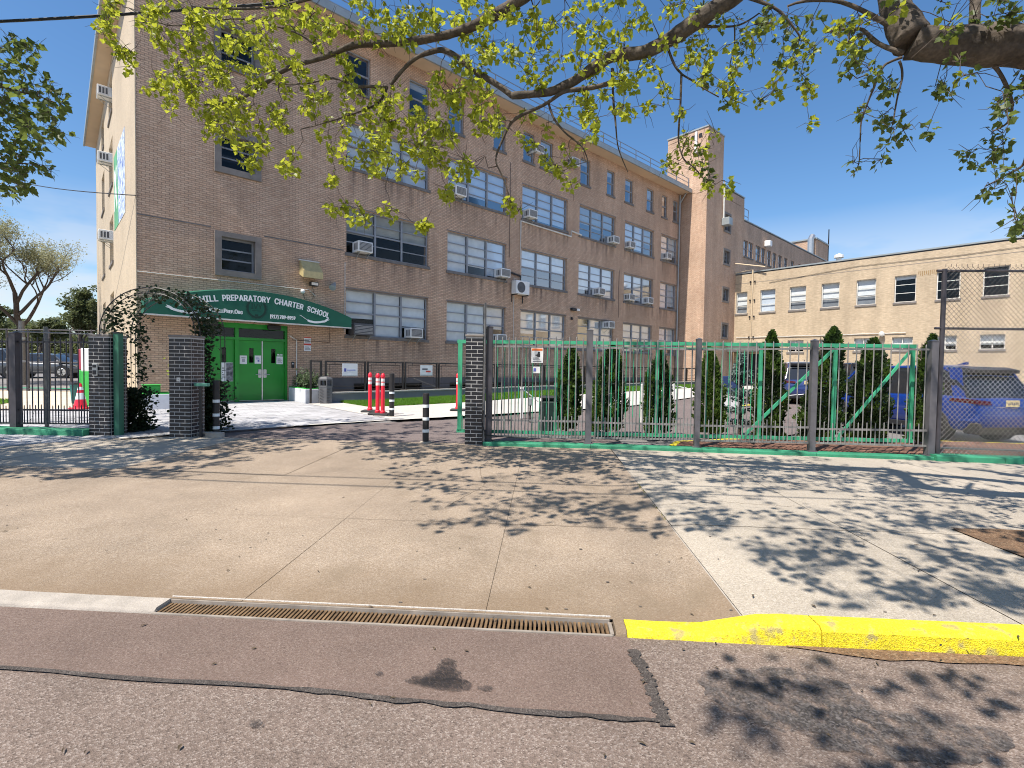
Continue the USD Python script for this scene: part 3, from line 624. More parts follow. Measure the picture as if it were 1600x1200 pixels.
for k, (a, b) in enumerate(((u0 + .075, 2.725), (2.865, 3.615), (3.64, u1 - .075))):
    vx = (2.33, 3.20, 3.93)[k]
    d = sbox(a, z0 + .03, b, 2.365).difference(sbox(vx, 1.58, vx + .15, 2.10))
    p = school.part('door', FA.wall(d, -.24, -.19), M['green_door'])
    school.part('vision_pane', FA(quad((vx, -.22, 1.58), (vx + .15, -.22, 1.58), (vx + .15, -.22, 2.10), (vx, -.22, 2.10))), DG, parent=p)
    school.part('kick_strip', FA(bx(a, b, -.19, -.183, z0 + .03, z0 + .05)), M['steel'], parent=p)
    if k: school.part('door_handle', FA(cat(cbx(3.49 if k == 1 else 3.66, 3.60 if k == 1 else 3.77, -.19, -.17, 1.05, 1.35, .02), tube([(3.40 if k == 1 else 3.7, -.13, 1.17), (3.57 if k == 1 else 3.86, -.13, 1.17)], .014, 6), tube([(3.55 if k == 1 else 3.7, -.18, 1.17), (3.55 if k == 1 else 3.7, -.13, 1.17)], .012, 6))), M['steel'], parent=p)
    for zz in (.5, 1.3, 2.15): school.part('hinge', FA(tube([((a if k < 2 else b - .0), -.185, zz), ((a if k < 2 else b), -.185, zz + .11)], .012, 6)), M['green_door'], parent=p)
school.part('astragal', FA(bx(3.607, 3.648, -.19, -.165, z0 + .02, 2.36)), M['steel'])
school.part('door_step', FA(bx(u0, u1, -.38, .0, z0 - .2, z0 + .012)), M['stone_dark'])
# downpipe, conduits, cable runs
def pipe(pts, r, mat, name='conduit', owner=school, fr=FA): owner.part(name, fr(tube(pts, r, 6)), mat)
pipe([(31.95, .09, ZR - .2), (31.95, .09, .3)], .055, M['gutter'], 'downpipe')
pipe([(32.1, .5, ZR - .1), (31.95, .09, ZR - .8)], .05, M['gutter'], 'downpipe')
for pts in ([(16.05, .05, 5.7), (16.05, .05, 9.2), (20.03, .05, 9.14), (20.03, .05, 9.46), (20.95, .05, 9.4)],): pipe(pts, .045, M['white_dirty'])
pipe([(4.75, .03, .6), (4.75, .03, 2.45), (4.5, .03, 2.6)], .022, M['white_dirty']); pipe([(0.02, .03, 4.32), (5.2, .03, 4.36), (5.45, .03, 4.15)], .012, M['white_dirty'])
pipe([(6.6, .03, 2.85), (6.6, .03, 5.6)], .014, M['white_dirty']); pipe([(4.6, .03, 2.45), (6.0, .03, 2.42), (6.0, .03, 4.2)], .010, M['black'])
pipe([(15.65, .03, 1.2), (15.65, .03, 6.2)], .016, M['white_dirty'])
pipe([(24.75, .03, 4.9), (24.75, .03, 7.9)], .012, M['black']); pipe([(15.3, .03, 7.2), (15.3, .03, 12.0)], .012, M['black'])
# tower and the far block behind it, flush with each other
school.part('tower', FA(cat(bx(UL - .002, 34.72, .02, TW, -1, 18.85), bx(UL - .002, 34.72, -1.2, .019, ZR - 1, 18.85))), M['brick'])
school.part('tower_cap', FA(bx(UL - .05, 34.77, -1.25, TW + .05, 18.852, 18.95)), M['gutter'])
school.part('tower_vent', FA(cat(bx(UL - .03, UL - .004, .7, .95, 18.25, 18.55), bx(UL - .03, UL - .004, 1.25, 1.5, 18.25, 18.55))), M['dark'])
school.part('antenna', FA(cat(bx(UL - .16, UL - .05, 1.02, 1.18, 17.2, 18.7))), M['white'])
far = sbox(34.722, -1, 38.5, 15.2).union(sbox(38.5, -1, 72, 13.5))
fw4 = [(38.56, 39.4), (39.54, 40.4), (40.95, 41.9), (42.1, 42.9), (43.4, 44.2), (44.6, 45.4), (45.9, 46.7), (47.3, 48.1), (49.0, 49.8), (51, 51.8), (53, 53.8)]
stw = [(35.0, 36.2, 12.0, 13.5), (35.0, 36.2, 9.55, 10.8), (35.0, 36.2, 6.75, 7.95), (35.0, 36.2, 4.0, 5.25)]
far = far.difference(shapely.union_all([sbox(a, 10.8, b, 12.05) for a, b in fw4] + [sbox(a, c, b, d) for a, b, c, d in stw]))
school.part('far_wall', FA.wall(far, TW - .38, TW), M['brick'])
FA2 = Fr(FA.p(0, TW), dA, nA)
for a, b in fw4: window(FA2, a, b, 10.8, 12.05, 1, 2, [(.3, B2)], depth=.12)
for a, b, c, d in stw:
    p = window(FA2, a + .15, b - .15, c + .15, d - .15, 1, 3, [(.5, B2)], depth=.2, sill=False)
    school.part('stone_surround', FA2.wall(sbox(a, c, b, d).difference(sbox(a + .15, c + .15, b - .15, d - .15)), -.3, .05), M['stone_dark'], parent=p)
school.part('far_roof', FA(cat(bx(34.722, 38.5, -10, TW - .02, 15.2, 15.28), bx(38.5, 72, -10, TW - .02, 13.5, 13.58))), M['roof'])
school.part('far_coping', FA(cat(bx(34.722, 38.55, TW - .4, TW + .04, 15.281, 15.36), bx(38.551, 72, TW - .4, TW + .04, 13.581, 13.66), bx(38.5, 38.55, -10, TW - .4, 13.7, 15.36))), M['gutter'])
school.part('far_side_wall', FA(cat(bx(38.3, 38.49, -10, TW - .4, 13.4, 15.19), bx(34.722, 72, -10.2, -10.01, -1, 13.49), bx(71.8, 72, -10, TW - .4, -1, 13.5))), M['brick'])
school.part('roof_ladder_rail', FA(cat(*[tube([(38.9 + k * .8, TW - .5, 13.6), (38.9 + k * .8, TW - .5, 14.9)], .03, 5) for k in range(3)], *[tube([(38.6, TW - .5, 13.6 + z), (40.5, TW - .5, 13.6 + z)], .028, 5) for z in (.7, 1.28)])), M['rail_blue'])
pipe([(34.8, TW + .08, 15.6), (34.8, TW + .08, 12.9)], .06, M['white_dirty'], 'flue'); 
school.part('flue_box', FA(cbx(34.6, 35.2, TW + .02, TW + .6, 12.35, 12.9, .03)), M['gutter'])
school.part('wall_vent', FA(cbx(42.6, 43.1, TW + .01, TW + .5, 12.2, 12.7, .05)), M['white'])

# soot washed down below the sills
STREAK = usdkit.material(stage, L + 'sill_streak', {'uv': ('uvmap', {'attribute': 'st'}), 'sx': ('separate_xyz', {}), 'g': ('geometry', {}), 'mp': ('mapping', {'scale': (5.0, 5.0, .25)}), 'n': ('noise_texture', {'scale': 1.0, 'detail': 4.0, 'roughness': .6}), 'r': ('map_range', {'from_min': .45, 'from_max': .7, 'clamp': True}),
    'fy': ('map_range', {'from_min': 0.0, 'from_max': 1.0, 'to_min': .55, 'to_max': 0.0, 'clamp': True}), 'k': ('math', {'math_type': 'multiply'}), 't': ('transparent_bsdf', {}), 'd': ('diffuse_bsdf', {'color': (.10, .075, .06)}), 'x': ('mix_closure', {})},
    [('uv.UV', 'sx.vector'), ('sx.y', 'fy.value'), ('g.position', 'mp.vector'), ('mp.vector', 'n.vector'), ('n.fac', 'r.value'), ('r.result', 'k.value1'), ('fy.result', 'k.value2'), ('k.value', 'x.fac'), ('t.BSDF', 'x.closure1'), ('d.BSDF', 'x.closure2')], surface='x.closure')
for (a_, b_, _) in bays:
    for (z0_, z1_) in floors:
        v_, f_ = FA(quad((a_ - .1, .004, z0_ - 1.2), (b_ + .1, .004, z0_ - 1.2), (b_ + .1, .004, z0_ - .121), (a_ - .1, .004, z0_ - .121)))
        usdkit.mesh(stage, upath(SP, 'sill_streak'), (v_ - C0, f_), STREAK, uv=[(0, 1), (1, 1), (1, 0), (0, 0)])
# ---------------------------------------------------------------- the lower wing at the right
UR = 37.29
FR = Fr(FA.p(UR, TW), nA, -dA)
wing = T('brick_wing', 'two-storey pale brick wing with small square windows and flat roof', 'school wing', loc=FR.o)
GS = paint('grey_shade', (.20, .21, .225), .9, .15, 3)
up = [(-.02, .94)] + [(1.89 + 2.037 * k, 2.93 + 2.037 * k + .03) for k in range(11)]
lo = [(3.9 + 2.037 * k, 4.94 + 2.037 * k) for k in range(10)]
wl = sbox(0, -1, 27, 9.02).difference(shapely.union_all([sbox(max(a, .1), 6.04, b, 7.7) for a, b in up] + [sbox(a, 3.02, b, 3.86) for a, b in lo]))
wing.part('wall', FR.wall(wl, -.35, 0), M['brick_pale'])
for k, (a, b) in enumerate(up):
    st = [(.62, B1, GS), (.98, BL), (.62, B1, GS), (.62, B1, GS), (.62, B1, GS), (.12, B1), (.0, B1), (.0, B1), (.3, B1), (.5, B1), (.2, B1), (.2, B1)][k]
    window(FR, max(a, .1), b, 6.04, 7.7, 1, 3, [st], depth=.14, fw=.05, matf=M['white_dirty'], owner=wing, sillmat=M['stone_dark'])
for k, (a, b) in enumerate(lo): window(FR, a, b, 3.02, 3.86, 2, 2, [(.7, B1), (.7, B1)], depth=.14, fw=.04, mw=.05, matf=M['white_dirty'], owner=wing, sillmat=M['stone_dark'])
wing.part('roof', FR(bx(0, 27, -14, -.02, 9.02, 9.1)), M['roof'])
wing.part('coping', FR(bx(-.02, 27.04, -.38, .05, 9.101, 9.19)), M['gutter'])
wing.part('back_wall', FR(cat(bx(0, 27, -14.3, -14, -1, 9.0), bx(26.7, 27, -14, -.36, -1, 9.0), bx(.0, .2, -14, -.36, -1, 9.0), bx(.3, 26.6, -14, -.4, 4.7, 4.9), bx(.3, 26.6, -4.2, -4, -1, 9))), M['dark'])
wing.part('roof_vent', FR(cat(lathe([(.16, 9.1), (.16, 9.5), (.3, 9.52), (.3, 9.7), (.02, 9.82)], 10, (6.7, -.9, 0)))), M['white'])
wing.part('wall_line', FR(bx(0, 27, -.02, .006, 8.33, 8.36)), M['stone_dark'])
ST2 = paint('cream_pipe', (.66, .52, .34), .6, .1, 4)
pipe([(1.33, .08, .3), (1.33, .08, 9.3), (-1.0, .08, 9.16), (-1.0, .08, 10.2), (2.3, .3, 9.35)], .05, ST2, 'standpipe', wing, FR)
for z in (4.2, 5.75, 7.0, 8.4): wing.part('pipe_clamp', FR(cat(cbx(1.12, 1.22, .0, .12, z - .06, z + .06, .02), cbx(1.44, 1.54, .0, .12, z - .06, z + .06, .02))), M['black'])
pipe([(0.2, .05, 4.18), (10.7, .05, 4.12), (10.7, .05, 3.95)], .025, M['white_dirty'], 'cable_pipe', wing, FR)
wing.part('cable', FR(tube([(2.5, .03, 8.2), (8, .03, 8.62), (13, .03, 8.55), (20, .03, 8.7)], .012, 5)), M['black'])
wing.part('entrance_canopy', FR(cat(bx(.05, 3.1, .003, 1.2, 3.05, 3.7))), M['basement'])
wing.part('doorway', FR(bx(.4, 2.8, .003, .03, .2, 2.9)), M['dark'])
wing.part('camera_lamp', FR(cat(lathe([(.02, 3.95), (.16, 3.98), (.17, 4.12), (.06, 4.25)], 10, (9.5, .2, 0)), bx(9.46, 9.54, .0, .2, 3.9, 3.95))), M['white_dirty'])
wing.part('weep_stain', FR(cat(*[bx(11.2 + .09 * k, 11.24 + .09 * k, .001, .003, 7.72 - .12 * abs(math.sin(k * 2.3)) - .05, 7.86) for k in range(10)])), paint('rust_weep', (.30, .19, .08), .9, .3, 8))
ph = T('rooftop_plant_room', 'small brick plant room on the far roof beside a thin mast', 'roof structure', loc=FA.p(60, -1, 13.6))
ph.part('wall', FA(bx(57.5, 61.5, -2.2, 1.5, 13.66, 15.7)), M['brick']); ph.part('cap', FA(bx(57.4, 61.6, -2.3, 1.6, 15.702, 15.85)), M['gutter']); ph.part('vent_cowl', FA(tube([(56.8, 1.2, 13.66), (56.8, 1.2, 15.6), (57.3, 1.2, 16.0)], .3, 8)), M['steel'])
ph.part('mast', FA(tube([(63.5, 1.0, 13.66), (63.5, 1.0, 18.0)], .06, 5)), M['black'])
# ================================================================ ON THE FACADE
# ---- the awning over the entrance
AW0, AW1, AO = .10, 6.55, .75
arc = lambda u: 3.36 + .64 * (1 - ((np.asarray(u, float) - 3.325) / 3.225) ** 2)
aw = T('entrance_awning', 'dark green arched canvas awning with white school name over the entrance', 'awning', loc=FA.p(3.3, 0, 3))
uu = np.linspace(AW0, AW1, 49)
face = Polygon([(AW0, 3.0), (AW1, 3.0)] + [(u, float(arc(u))) for u in uu[::-1]])
aw.part('front_panel', FA.wall(face, AO - .012, AO), M['green_awning'])
V = []; F = []
for k, u in enumerate(uu): V += [[u, .01, arc(u) + .10], [u, AO * .55, arc(u) + .055], [u, AO - .013, arc(u)]]
for k in range(len(uu) - 1):
    for a in (0, 1): F += [[3 * k + a, 3 * k + a + 1, 3 * k + a + 4], [3 * k + a, 3 * k + a + 4, 3 * k + a + 3]]
aw.part('canopy_top', FA((np.array(V), np.array(F))), M['green_awning'])
for u in (AW0, AW1): aw.part('side_panel', FA(quad((u, .01, 3.0), (u, AO - .013, 3.0), (u, AO - .013, 3.36), (u, .01, 3.46))), M['green_awning'])
aw.part('hem', FA(cat(bx(AW0, AW1, AO - .014, AO + .003, 2.955, 2.999))), M['white_dirty'])
aw.part('frame_rod', FA(cat(tube([(AW0, .03, 3.0), (AW0, AO - .03, 2.99), (AW1, AO - .03, 2.99), (AW1, .03, 3.0)], .016, 6), *[tube([(u, .03, 3.0), (u, AO - .03, 2.99)], .013, 5) for u in (1.6, 3.3, 4.9)])), M['black'])
def glyphs(text, h, u0, u1, base, owner, off, mat, name, curve=True, small=None, parent=None, fr=FA, bold=True, lift=.003):
    """lettering between u0 and u1; base(u) is the baseline; small: height factor of lower-case letters set as small capitals"""
    gl, x = [], 0.0
    for ch in text:
        if ch == ' ': x += h * .38; continue
        k = small if (small and ch.islower()) else 1.0
        tm = meshkit.text_mesh(ch.upper(), h * k, lift, bold=bold); v = np.array(tm.vertices); w = v[:, 0].max() - v[:, 0].min(); v[:, 0] -= v[:, 0].min()
        gl.append((v, np.array(tm.faces), x, w)); x += w + h * .13
    tot = x - h * .13; sc = (u1 - u0) / tot; out = []
    for v, f, gx, w in gl:
        c = u0 + (gx + w / 2) * sc; du = .01; sl = math.atan2(float(base(c + du) - base(c - du)), 2 * du) if curve else 0.0
        X = (v[:, 0] - w / 2) * sc; Y = v[:, 1]
        for sh in ((-.0055, .0055) if bold else (0.0,)):
          out.append((np.stack([c + sh + X * math.cos(sl) - Y * math.sin(sl), np.full(len(X), off) + v[:, 2] + .0015 + sh * .05, float(base(c)) + X * math.sin(sl) + Y * math.cos(sl)], 1), f[:, ::-1]))
    return owner.part(name, fr(cat(out)), mat, parent=parent)
for word, a, b in (('IVY', .98, 1.40), ('HILL', 1.55, 2.05), ('PREPARATORY', 2.18, 3.62), ('CHARTER', 3.76, 4.72), ('SCHOOL', 4.86, 5.66)):
    glyphs(word, .19, a, b, lambda u: arc(u) - .35 - .035 * np.clip((np.asarray(u) - 3.6) / 2, 0, 1), aw, AO, M['lettering'], 'lettering')
glyphs('IvyHillPrep.Org', .13, 1.72, 2.76, lambda u: 3.19, aw, AO, M['lettering'], 'lettering', False, .76)
glyphs('(917) 789-8959', .12, 3.62, 4.46, lambda u: 3.13, aw, AO, M['lettering'], 'lettering', False)
glyphs('IVY', .17, 3.02, 3.36, lambda u: 3.40, aw, AO, M['logo'], 'emblem', False, bold=False)
ring = Polygon([(3.19 + .31 * math.cos(a), 3.42 + .33 * math.sin(a)) for a in np.linspace(math.radians(140), math.radians(400), 30)] + [(3.19 + .25 * math.cos(a), 3.42 + .27 * math.sin(a)) for a in np.linspace(math.radians(400), math.radians(140), 30)])
lv = [ring] + [Polygon([(3.19 + r * math.cos(a), 3.42 + (r + .02) * math.sin(a)) for r, a in ((.27, q), (.33, q + .07), (.36, q + .16), (.30, q + .08))]) for q in np.arange(math.radians(145), math.radians(390), .14)]
em = shapely.union_all([g.buffer(0) for g in lv]).union(sbox(3.14, 3.16, 3.24, 3.22)).union(sbox(3.05, 3.33, 3.33, 3.345))
aw.part('emblem', FA.wall(em.intersection(face.buffer(-.03)), AO + .001, AO + .004), M['logo']) if em.geom_type == 'Polygon' else [aw.part('emblem', FA.wall(g, AO + .001, AO + .004), M['logo']) for g in em.intersection(face.buffer(-.03)).geoms]
def sprig(pts, sgn):
    q = np.array(pts); k = np.linspace(0, 1, 30); c = np.stack([np.interp(k, np.linspace(0, 1, len(q)), q[:, i]) for i in (0, 1)], 1); c[:, 1] = np.convolve(np.pad(c[:, 1], 3, 'edge'), np.ones(7) / 7, 'valid')
    g = [shapely.LineString(c).buffer(.008)]
    for i in range(9, 29):
        d = c[min(i + 1, 29)] - c[i - 1]; d /= np.linalg.norm(d); n = np.array([-d[1], d[0]])
        for sd in (1, -1): g.append(Polygon([c[i], c[i] + d * .05 + n * sd * .035, c[i] + d * .085 + n * sd * .03, c[i] + d * .04 + n * sd * .008]).buffer(.004))
    g = shapely.union_all(g); return [FA.wall(x, AO + .001, AO + .004) for x in getattr(g, 'geoms', [g])]
aw.part('leaf_sprig', cat(sprig([(4.62, 3.33), (4.78, 3.22), (4.95, 3.12), (5.2, 3.09), (5.5, 3.15), (5.62, 3.24)], 1)), M['lettering'])
aw.part('leaf_sprig', cat(sprig([(1.75, 3.32), (1.6, 3.24), (1.4, 3.14), (1.15, 3.11), (.85, 3.17), (.7, 3.26)], -1)), M['lettering'])
for k, u in enumerate((1.95, 3.95)): 
    t = T('door_heater', ('black flat lamp box under the left half of the awning', 'black flat lamp box under the right half of the awning')[k], 'lamp', loc=FA.p(u, .02, 2.8))
    t.part('housing', FA(cbx(u - .22, u + .22, .005, .16, 2.78, 2.94, .02)), M['black']); t.part('lens', FA(bx(u - .19, u + .19, .03, .14, 2.772, 2.778)), M['grille'])
# ---- notices on the doors
def notice(name, label, a, b, z0, z1, off, deco, mat=None, fr=FA, cat_='notice', group=None):
    t = T(name, label, cat_, group, loc=fr.p((a + b) / 2, off, z0))
    t.part('sheet', fr(bx(a, b, off, off + .004, z0, z1)), mat or M['paper'])
    for nm, (x0, x1, y0, y1), mt in deco: t.part(nm, fr(bx(a + (b - a) * x0, a + (b - a) * x1, off + .0045, off + .006, z0 + (z1 - z0) * y0, z0 + (z1 - z0) * y1)), mt)
    return t
LN = lambda n, m, x0=.15, x1=.85, y0=.2, y1=.8: [('print_line', (x0, x1 - .12 * (k % 3), y0 + (y1 - y0) * k / n, y0 + (y1 - y0) * k / n + .4 * (y1 - y0) / n), m) for k in range(n)]
GB = paint('photo_print', (.20, .20, .22), .6, .7, 14)
notice('poster', 'white poster with a dark photograph on the left door', 2.33, 2.69, .93, 1.57, -.186, [('photo', (.40, 1, .02, .98), GB), ('photo', (.45, .75, .60, .70), M['paper']), ('photo', (.55, .95, .35, .5), M['ink_blue'])] + LN(5, M['ink'], .05, .36), cat_='poster')
notice('door_notice', 'white paper notice with grey crest on the middle door', 2.90, 3.13, 1.53, 1.83, -.186, [('crest', (.3, .7, .25, .62), paint('crest_print', (.42, .40, .46), .7, .2, 30))] + LN(2, M['ink'], .2, .9, .70, .86))
notice('door_notice', 'white paper notice with blue print beside the door edge', 3.38, 3.59, 1.55, 1.84, -.186, [('print_block', (.45, .72, .25, .45), M['ink_blue'])] + LN(3, M['ink_blue'], .15, .85, .55, .85))
notice('door_notice', 'white paper notice below white numerals on the right door', 4.11, 4.34, 1.55, 1.83, -.186, LN(6, M['ink']))
nn = T('door_number', 'small white numerals on the right door', 'numerals', loc=FA.p(4.2, -.18, 1.87))
glyphs('BLDG', .055, 4.14, 4.32, lambda u: 1.865, nn, -.187, M['lettering'], 'numerals', False)
notice('wall_sign', 'small white sign with red band on the brick beside the awning', 5.03, 5.29, 2.06, 2.58, .004, [('red_band', (.0, 1, .42, .54), M['ink_red']), ('red_band', (.0, 1, .94, 1), M['ink_red'])] + LN(4, M['ink'], .1, .95, .58, .9) + LN(3, M['ink'], .15, .95, .08, .36), cat_='sign')
# ---- lamps, bell, camera on the wall
fl = T('floodlight_box', 'aged cream box floodlight on the wall above the awning', 'floodlight', loc=FA.p(5.2, 0, 4.8))
h = hull(FA(cat(bx(4.86, 5.52, .004, .10, 4.9, 5.4), bx(4.83, 5.55, .45, .50, 4.74, 4.98)))[0])
fl.part('housing', h, M['amber']); fl.part('rim', FA(cat(bx(4.82, 5.56, .0035, .12, 5.401, 5.44))), M['white_dirty'])
sl = T('spotlight', 'small black spotlight with pale lens below the cream box', 'lamp', loc=FA.p(5.36, .1, 4.55))
sl.part('body', FA(cbx(5.2, 5.5, .05, .22, 4.5, 4.66, .02)), M['black']); sl.part('lens', FA(bx(5.23, 5.47, .221, .226, 4.53, 4.63)), M['reflector']); sl.part('bracket', FA(bx(5.33, 5.37, .0, .06, 4.5, 4.56)), M['black'])
cl = T('cone_lamp', 'grey cone lamp tilted down at the right of the floodlight', 'lamp', loc=FA.p(6.1, .1, 4.6))
cl.part('shade', FA(tube([(5.98, .30, 4.50), (6.08, .2, 4.62), (6.15, .12, 4.72)], [.13, .09, .05], 10)), M['gutter']); cl.part('arm', FA(tube([(6.15, .12, 4.72), (6.2, 0, 4.72)], .02, 5)), M['black'])
bl = T('wall_dome', 'white dome on the brick left of the grey cone lamp', 'sensor', loc=FA.p(4.98, .0, 4.28))
bl.part('dome', FA(tube([(4.98, .0, 4.28), (4.98, .04, 4.28), (4.98, .09, 4.28)], [.085, .08, .03], 12)), M['white']); bl.part('cable', FA(tube([(4.98, .02, 4.28), (5.05, .03, 4.0), (5.3, .03, 3.98), (5.4, .03, 4.2), (5.33, .03, 4.5)], .008, 5)), M['black'])
kp = T('door_intercom', 'dark intercom plate on the brick right of the doors', 'intercom', loc=FA.p(4.62, 0, 1.5))
kp.part('plate', FA(cbx(4.57, 4.67, .002, .03, 1.42, 1.64, .008)), M['black']); kp.part('button', FA(bx(4.6, 4.64, .031, .035, 1.55, 1.6)), M['white'])
w2 = T('wall_lamp', 'twin black wall lamp above the ochre board window', 'lamp', loc=FA.p(20.5, .1, 4.9))
w2.part('body', FA(cat(cbx(20.1, 20.5, .0, .2, 4.92, 5.08, .03), cbx(20.15, 20.3, .0, .1, 4.4, 4.55, .02))), M['black']); w2.part('lens', FA(bx(20.51, 20.75, .04, .2, 4.94, 5.06)), M['white'])
# ---- air conditioners
TH = math.degrees(math.atan2(-nA[0], nA[1]))
def ac_unit(label, P, rz, w=.62, h=.42, d=.46, dark=False, group='window air conditioners on the long facade'):
    t = T('air_conditioner', label, 'air conditioner', group, loc=P, rz=rz)
    body = M['grille'] if dark else M['white']
    b = Fr((0, 0, 0), (1, 0, 0), (0, 1, 0))
    t.part('casing', cbx(-w / 2, w / 2, -.1, d, 0, h, .015), body, local=True)
    t.part('rear_grille', bx(-w / 2 + .05, w / 2 - .05, d - .004, d + .004, .05, h - .05), M['grille'], local=True)
    for k in range(6): t.part('fin', bx(-w / 2 + .05, w / 2 - .05, d + .0045, d + .010, .07 + k * (h - .12) / 6, .082 + k * (h - .12) / 6), M['white_dirty'], local=True)
    for sx in (-1, 1):
        for k in range(3): t.part('side_vent', bx(sx * w / 2 - .003, sx * w / 2 + .003, .1 + k * .11, .17 + k * .11, .08, h - .08), M['grille'], local=True)
    for q in (-w / 2 + .095, w / 2 - .095): t.part('bracket', cat(bx(q - .015, q + .015, -.05, d - .05, -.03, -.001), tube([(q, d - .08, -.012), (q, -.02, -.3)], .012, 5)), M['gutter'], local=True)
    return t
ROW = ('ground-floor', 'second-row', 'third-row')
BAYN = ('first bay past the entrance', 'second bay from the entrance', 'third bay from the entrance', 'fourth bay from the entrance', 'fifth bay from the entrance', 'last bay by the tower')
acl = [(7.28, 6.06, 0, 1, 'left', 0), (7.25, 2.76, 0, 0, 'left, dark cased,', 1), (9.66, 2.78, 0, 0, 'right', 0), (11.95, 9.42, 1, 2, 'left', 0), (14.75, 6.08, 1, 1, 'right', 0), (14.55, 2.80, 1, 0, 'right', 0), (16.62, 9.42, 2, 2, 'left', 0),
       (23.9, 9.42, 3, 2, 'right', 0), (22.55, 6.06, 3, 1, 'middle', 0), (25.72, 6.06, 4, 1, 'left', 0), (27.9, 6.06, 4, 1, 'right', 0), (25.65, 9.42, 4, 2, 'left', 0), (30.15, 9.42, 5, 2, 'left', 0), (23.6, 4.12, 3, 0, 'upper right', 0)]
first = None
for u, z, b, r, side, dk in acl:
    lab = f'white window air conditioner, {side} in {ROW[r]} window of {BAYN[b]}' if not dk else f'dark cased window air conditioner beside the awning tip'
    P = FA.p(u, -.05, z)
    if dk: ac_unit(lab, P, TH, w=.85, h=.46, d=.42, dark=True)
    elif first is None: first = ac_unit(lab, P, TH)
    else: first.copy(P, TH, lab)
first.copy(FA.p(20.0, -.1, 13.1), TH, 'white air conditioner between top-floor windows of third and fourth bays'); first.copy(FA.p(17.2, -.2, 13.0), TH, 'white air conditioner beside a top-floor window of the third bay')
THB = math.degrees(math.atan2(dA[0], -dA[1]))
for z, l in ((10.35, 'white air conditioner on the sunlit side wall under the eaves'), (6.95, 'white air conditioner on the sunlit side wall, lowest of the column'), (13.2, 'white air conditioner high on the sunlit side wall by the soffit')):
    first.copy(FB.p(9.7, -.02, z), THB, l, 'air conditioners on the side wall')
od = T('condenser_unit', 'white outdoor condenser with round fan on wall bracket', 'condenser unit', loc=FA.p(15.9, .25, 5.35), rz=TH)
od.part('casing', cbx(-.48, .48, -.17, .2, 0, .68, .02), M['white'], local=True)
od.part('fan_guard', np_ := cat(*[tube([(.12 + r * math.cos(a), .205, .34 + r * math.sin(a)) for a in np.linspace(0, 2 * np.pi, 25)], .007, 4) for r in (.27, .2, .13, .06)]), M['grille'], local=True)
od.part('fan_opening', tube([(.12, .198, .34), (.12, .203, .34)], .275, 24), M['grille'], local=True)
for a_ in (-.4, .36): od.part('bracket', cat(bx(a_, a_ + .04, -.25, .2, -.05, -.001), bx(a_, a_ + .04, -.25, -.21, -.4, -.049)), M['black'], local=True)
od.part('pipe_cover', cat(tube([(-.2, -.2, .6), (-.2, -.2, 1.0), (.6, -.2, 1.1)], .05, 6)), M['black'], local=True)
# ---- banner on the sunlit side wall
mu = T('wall_banner', 'blue white and green printed banner on the sunlit side wall', 'banner', loc=FB.p(5.5, 0, 7))
MU = usdkit.material(stage, L + 'banner_print', {'g': ('geometry', {}), 'n': ('noise_texture', {'scale': 2.6, 'detail': 3.0, 'distortion': 1.2}), 'r': ('rgb_ramp', {'ramp': [(0, (.12, .16, .36)), (.42, (.16, .22, .45)), (.46, (.55, .62, .70)), (.56, (.72, .76, .78)), (.62, (.25, .35, .55)), (1, (.6, .66, .72))]}), 'p': ('principled_bsdf', {'roughness': .6})}, [('g.position', 'n.vector'), ('n.fac', 'r.fac'), ('r.color', 'p.base_color')], surface='p.BSDF')
mu.part('print_panel', FB.wall(Polygon([(3.1, 6.8), (5.6, 6.9), (6.0, 9.9), (3.1, 9.75)]), .004, .012), MU)
mu.part('green_panel', FB.wall(Polygon([(5.61, 6.9), (7.6, 7.0), (7.6, 10.0), (6.01, 9.9)]), .004, .012), paint('banner_green', (.12, .36, .17), .6, .25, 1.5))
mu.part('white_letter', FB.wall(Polygon([(6.3, 7.6), (6.9, 8.4), (7.3, 7.7), (7.5, 7.8), (7.1, 8.7), (7.5, 9.3), (7.2, 9.4), (6.85, 9.0), (6.5, 9.4), (6.3, 9.2), (6.6, 8.6), (6.1, 7.8)]), .0125, .016), M['lettering'])

# ================================================================ BESIDE THE DOORS
LW0, LW1, LO = 5.12, 32.0, 1.80
lw = T('areaway_wall', 'low grey painted wall with pale coping along the basement areaway', 'low wall', loc=FA.p(8, LO, 0))
def along(u): return float(zg(*ST.inv(FA.p(u, LO))[:2]))
V = []; F = []; un = np.linspace(LW0, LW1, 28)
lw.part('wall', cat(*[FA((np.array([[a, LO - .1, -.4], [b, LO - .1, -.4], [b, LO + .1, -.4], [a, LO + .1, -.4], [a, LO - .1, .53 + .009 * (a - 5)], [b, LO - .1, .53 + .009 * (b - 5)], [b, LO + .1, .53 + .009 * (b - 5)], [a, LO + .1, .53 + .009 * (a - 5)]]), _BF)) for a, b in ((LW0, LW1),)]), M['lowwall'])
lw.part('coping', FA((np.array([[a, LO + o, .532 + .009 * (a - 5) + z] for z in (0, .045) for (a, o) in ((LW0 - .02, -.13), (LW1, -.13), (LW1, .13), (LW0 - .02, .13))]), _BF)), M['white_walk'])
single('areaway_floor', FA(cat(bx(5.0, 32, .0, LO - .1, -1.35, -1.3), bx(4.98, 5.1, .0, LO, -1.3, .22))), M['basement'], kind='structure')
rr = T('areaway_railing', 'black metal railing of framed panels on the low grey wall', 'railing', loc=FA.p(8, LO, .5))
zt = lambda u: 1.70 + .002 * (u - 5); zb_ = lambda u: .585 + .009 * (u - 5)
us = [4.62, 4.97]; x = 5.14
spans = [(4.62, 4.97)]
while x < 31: spans.append((x, x + 1.47)); x += 1.58
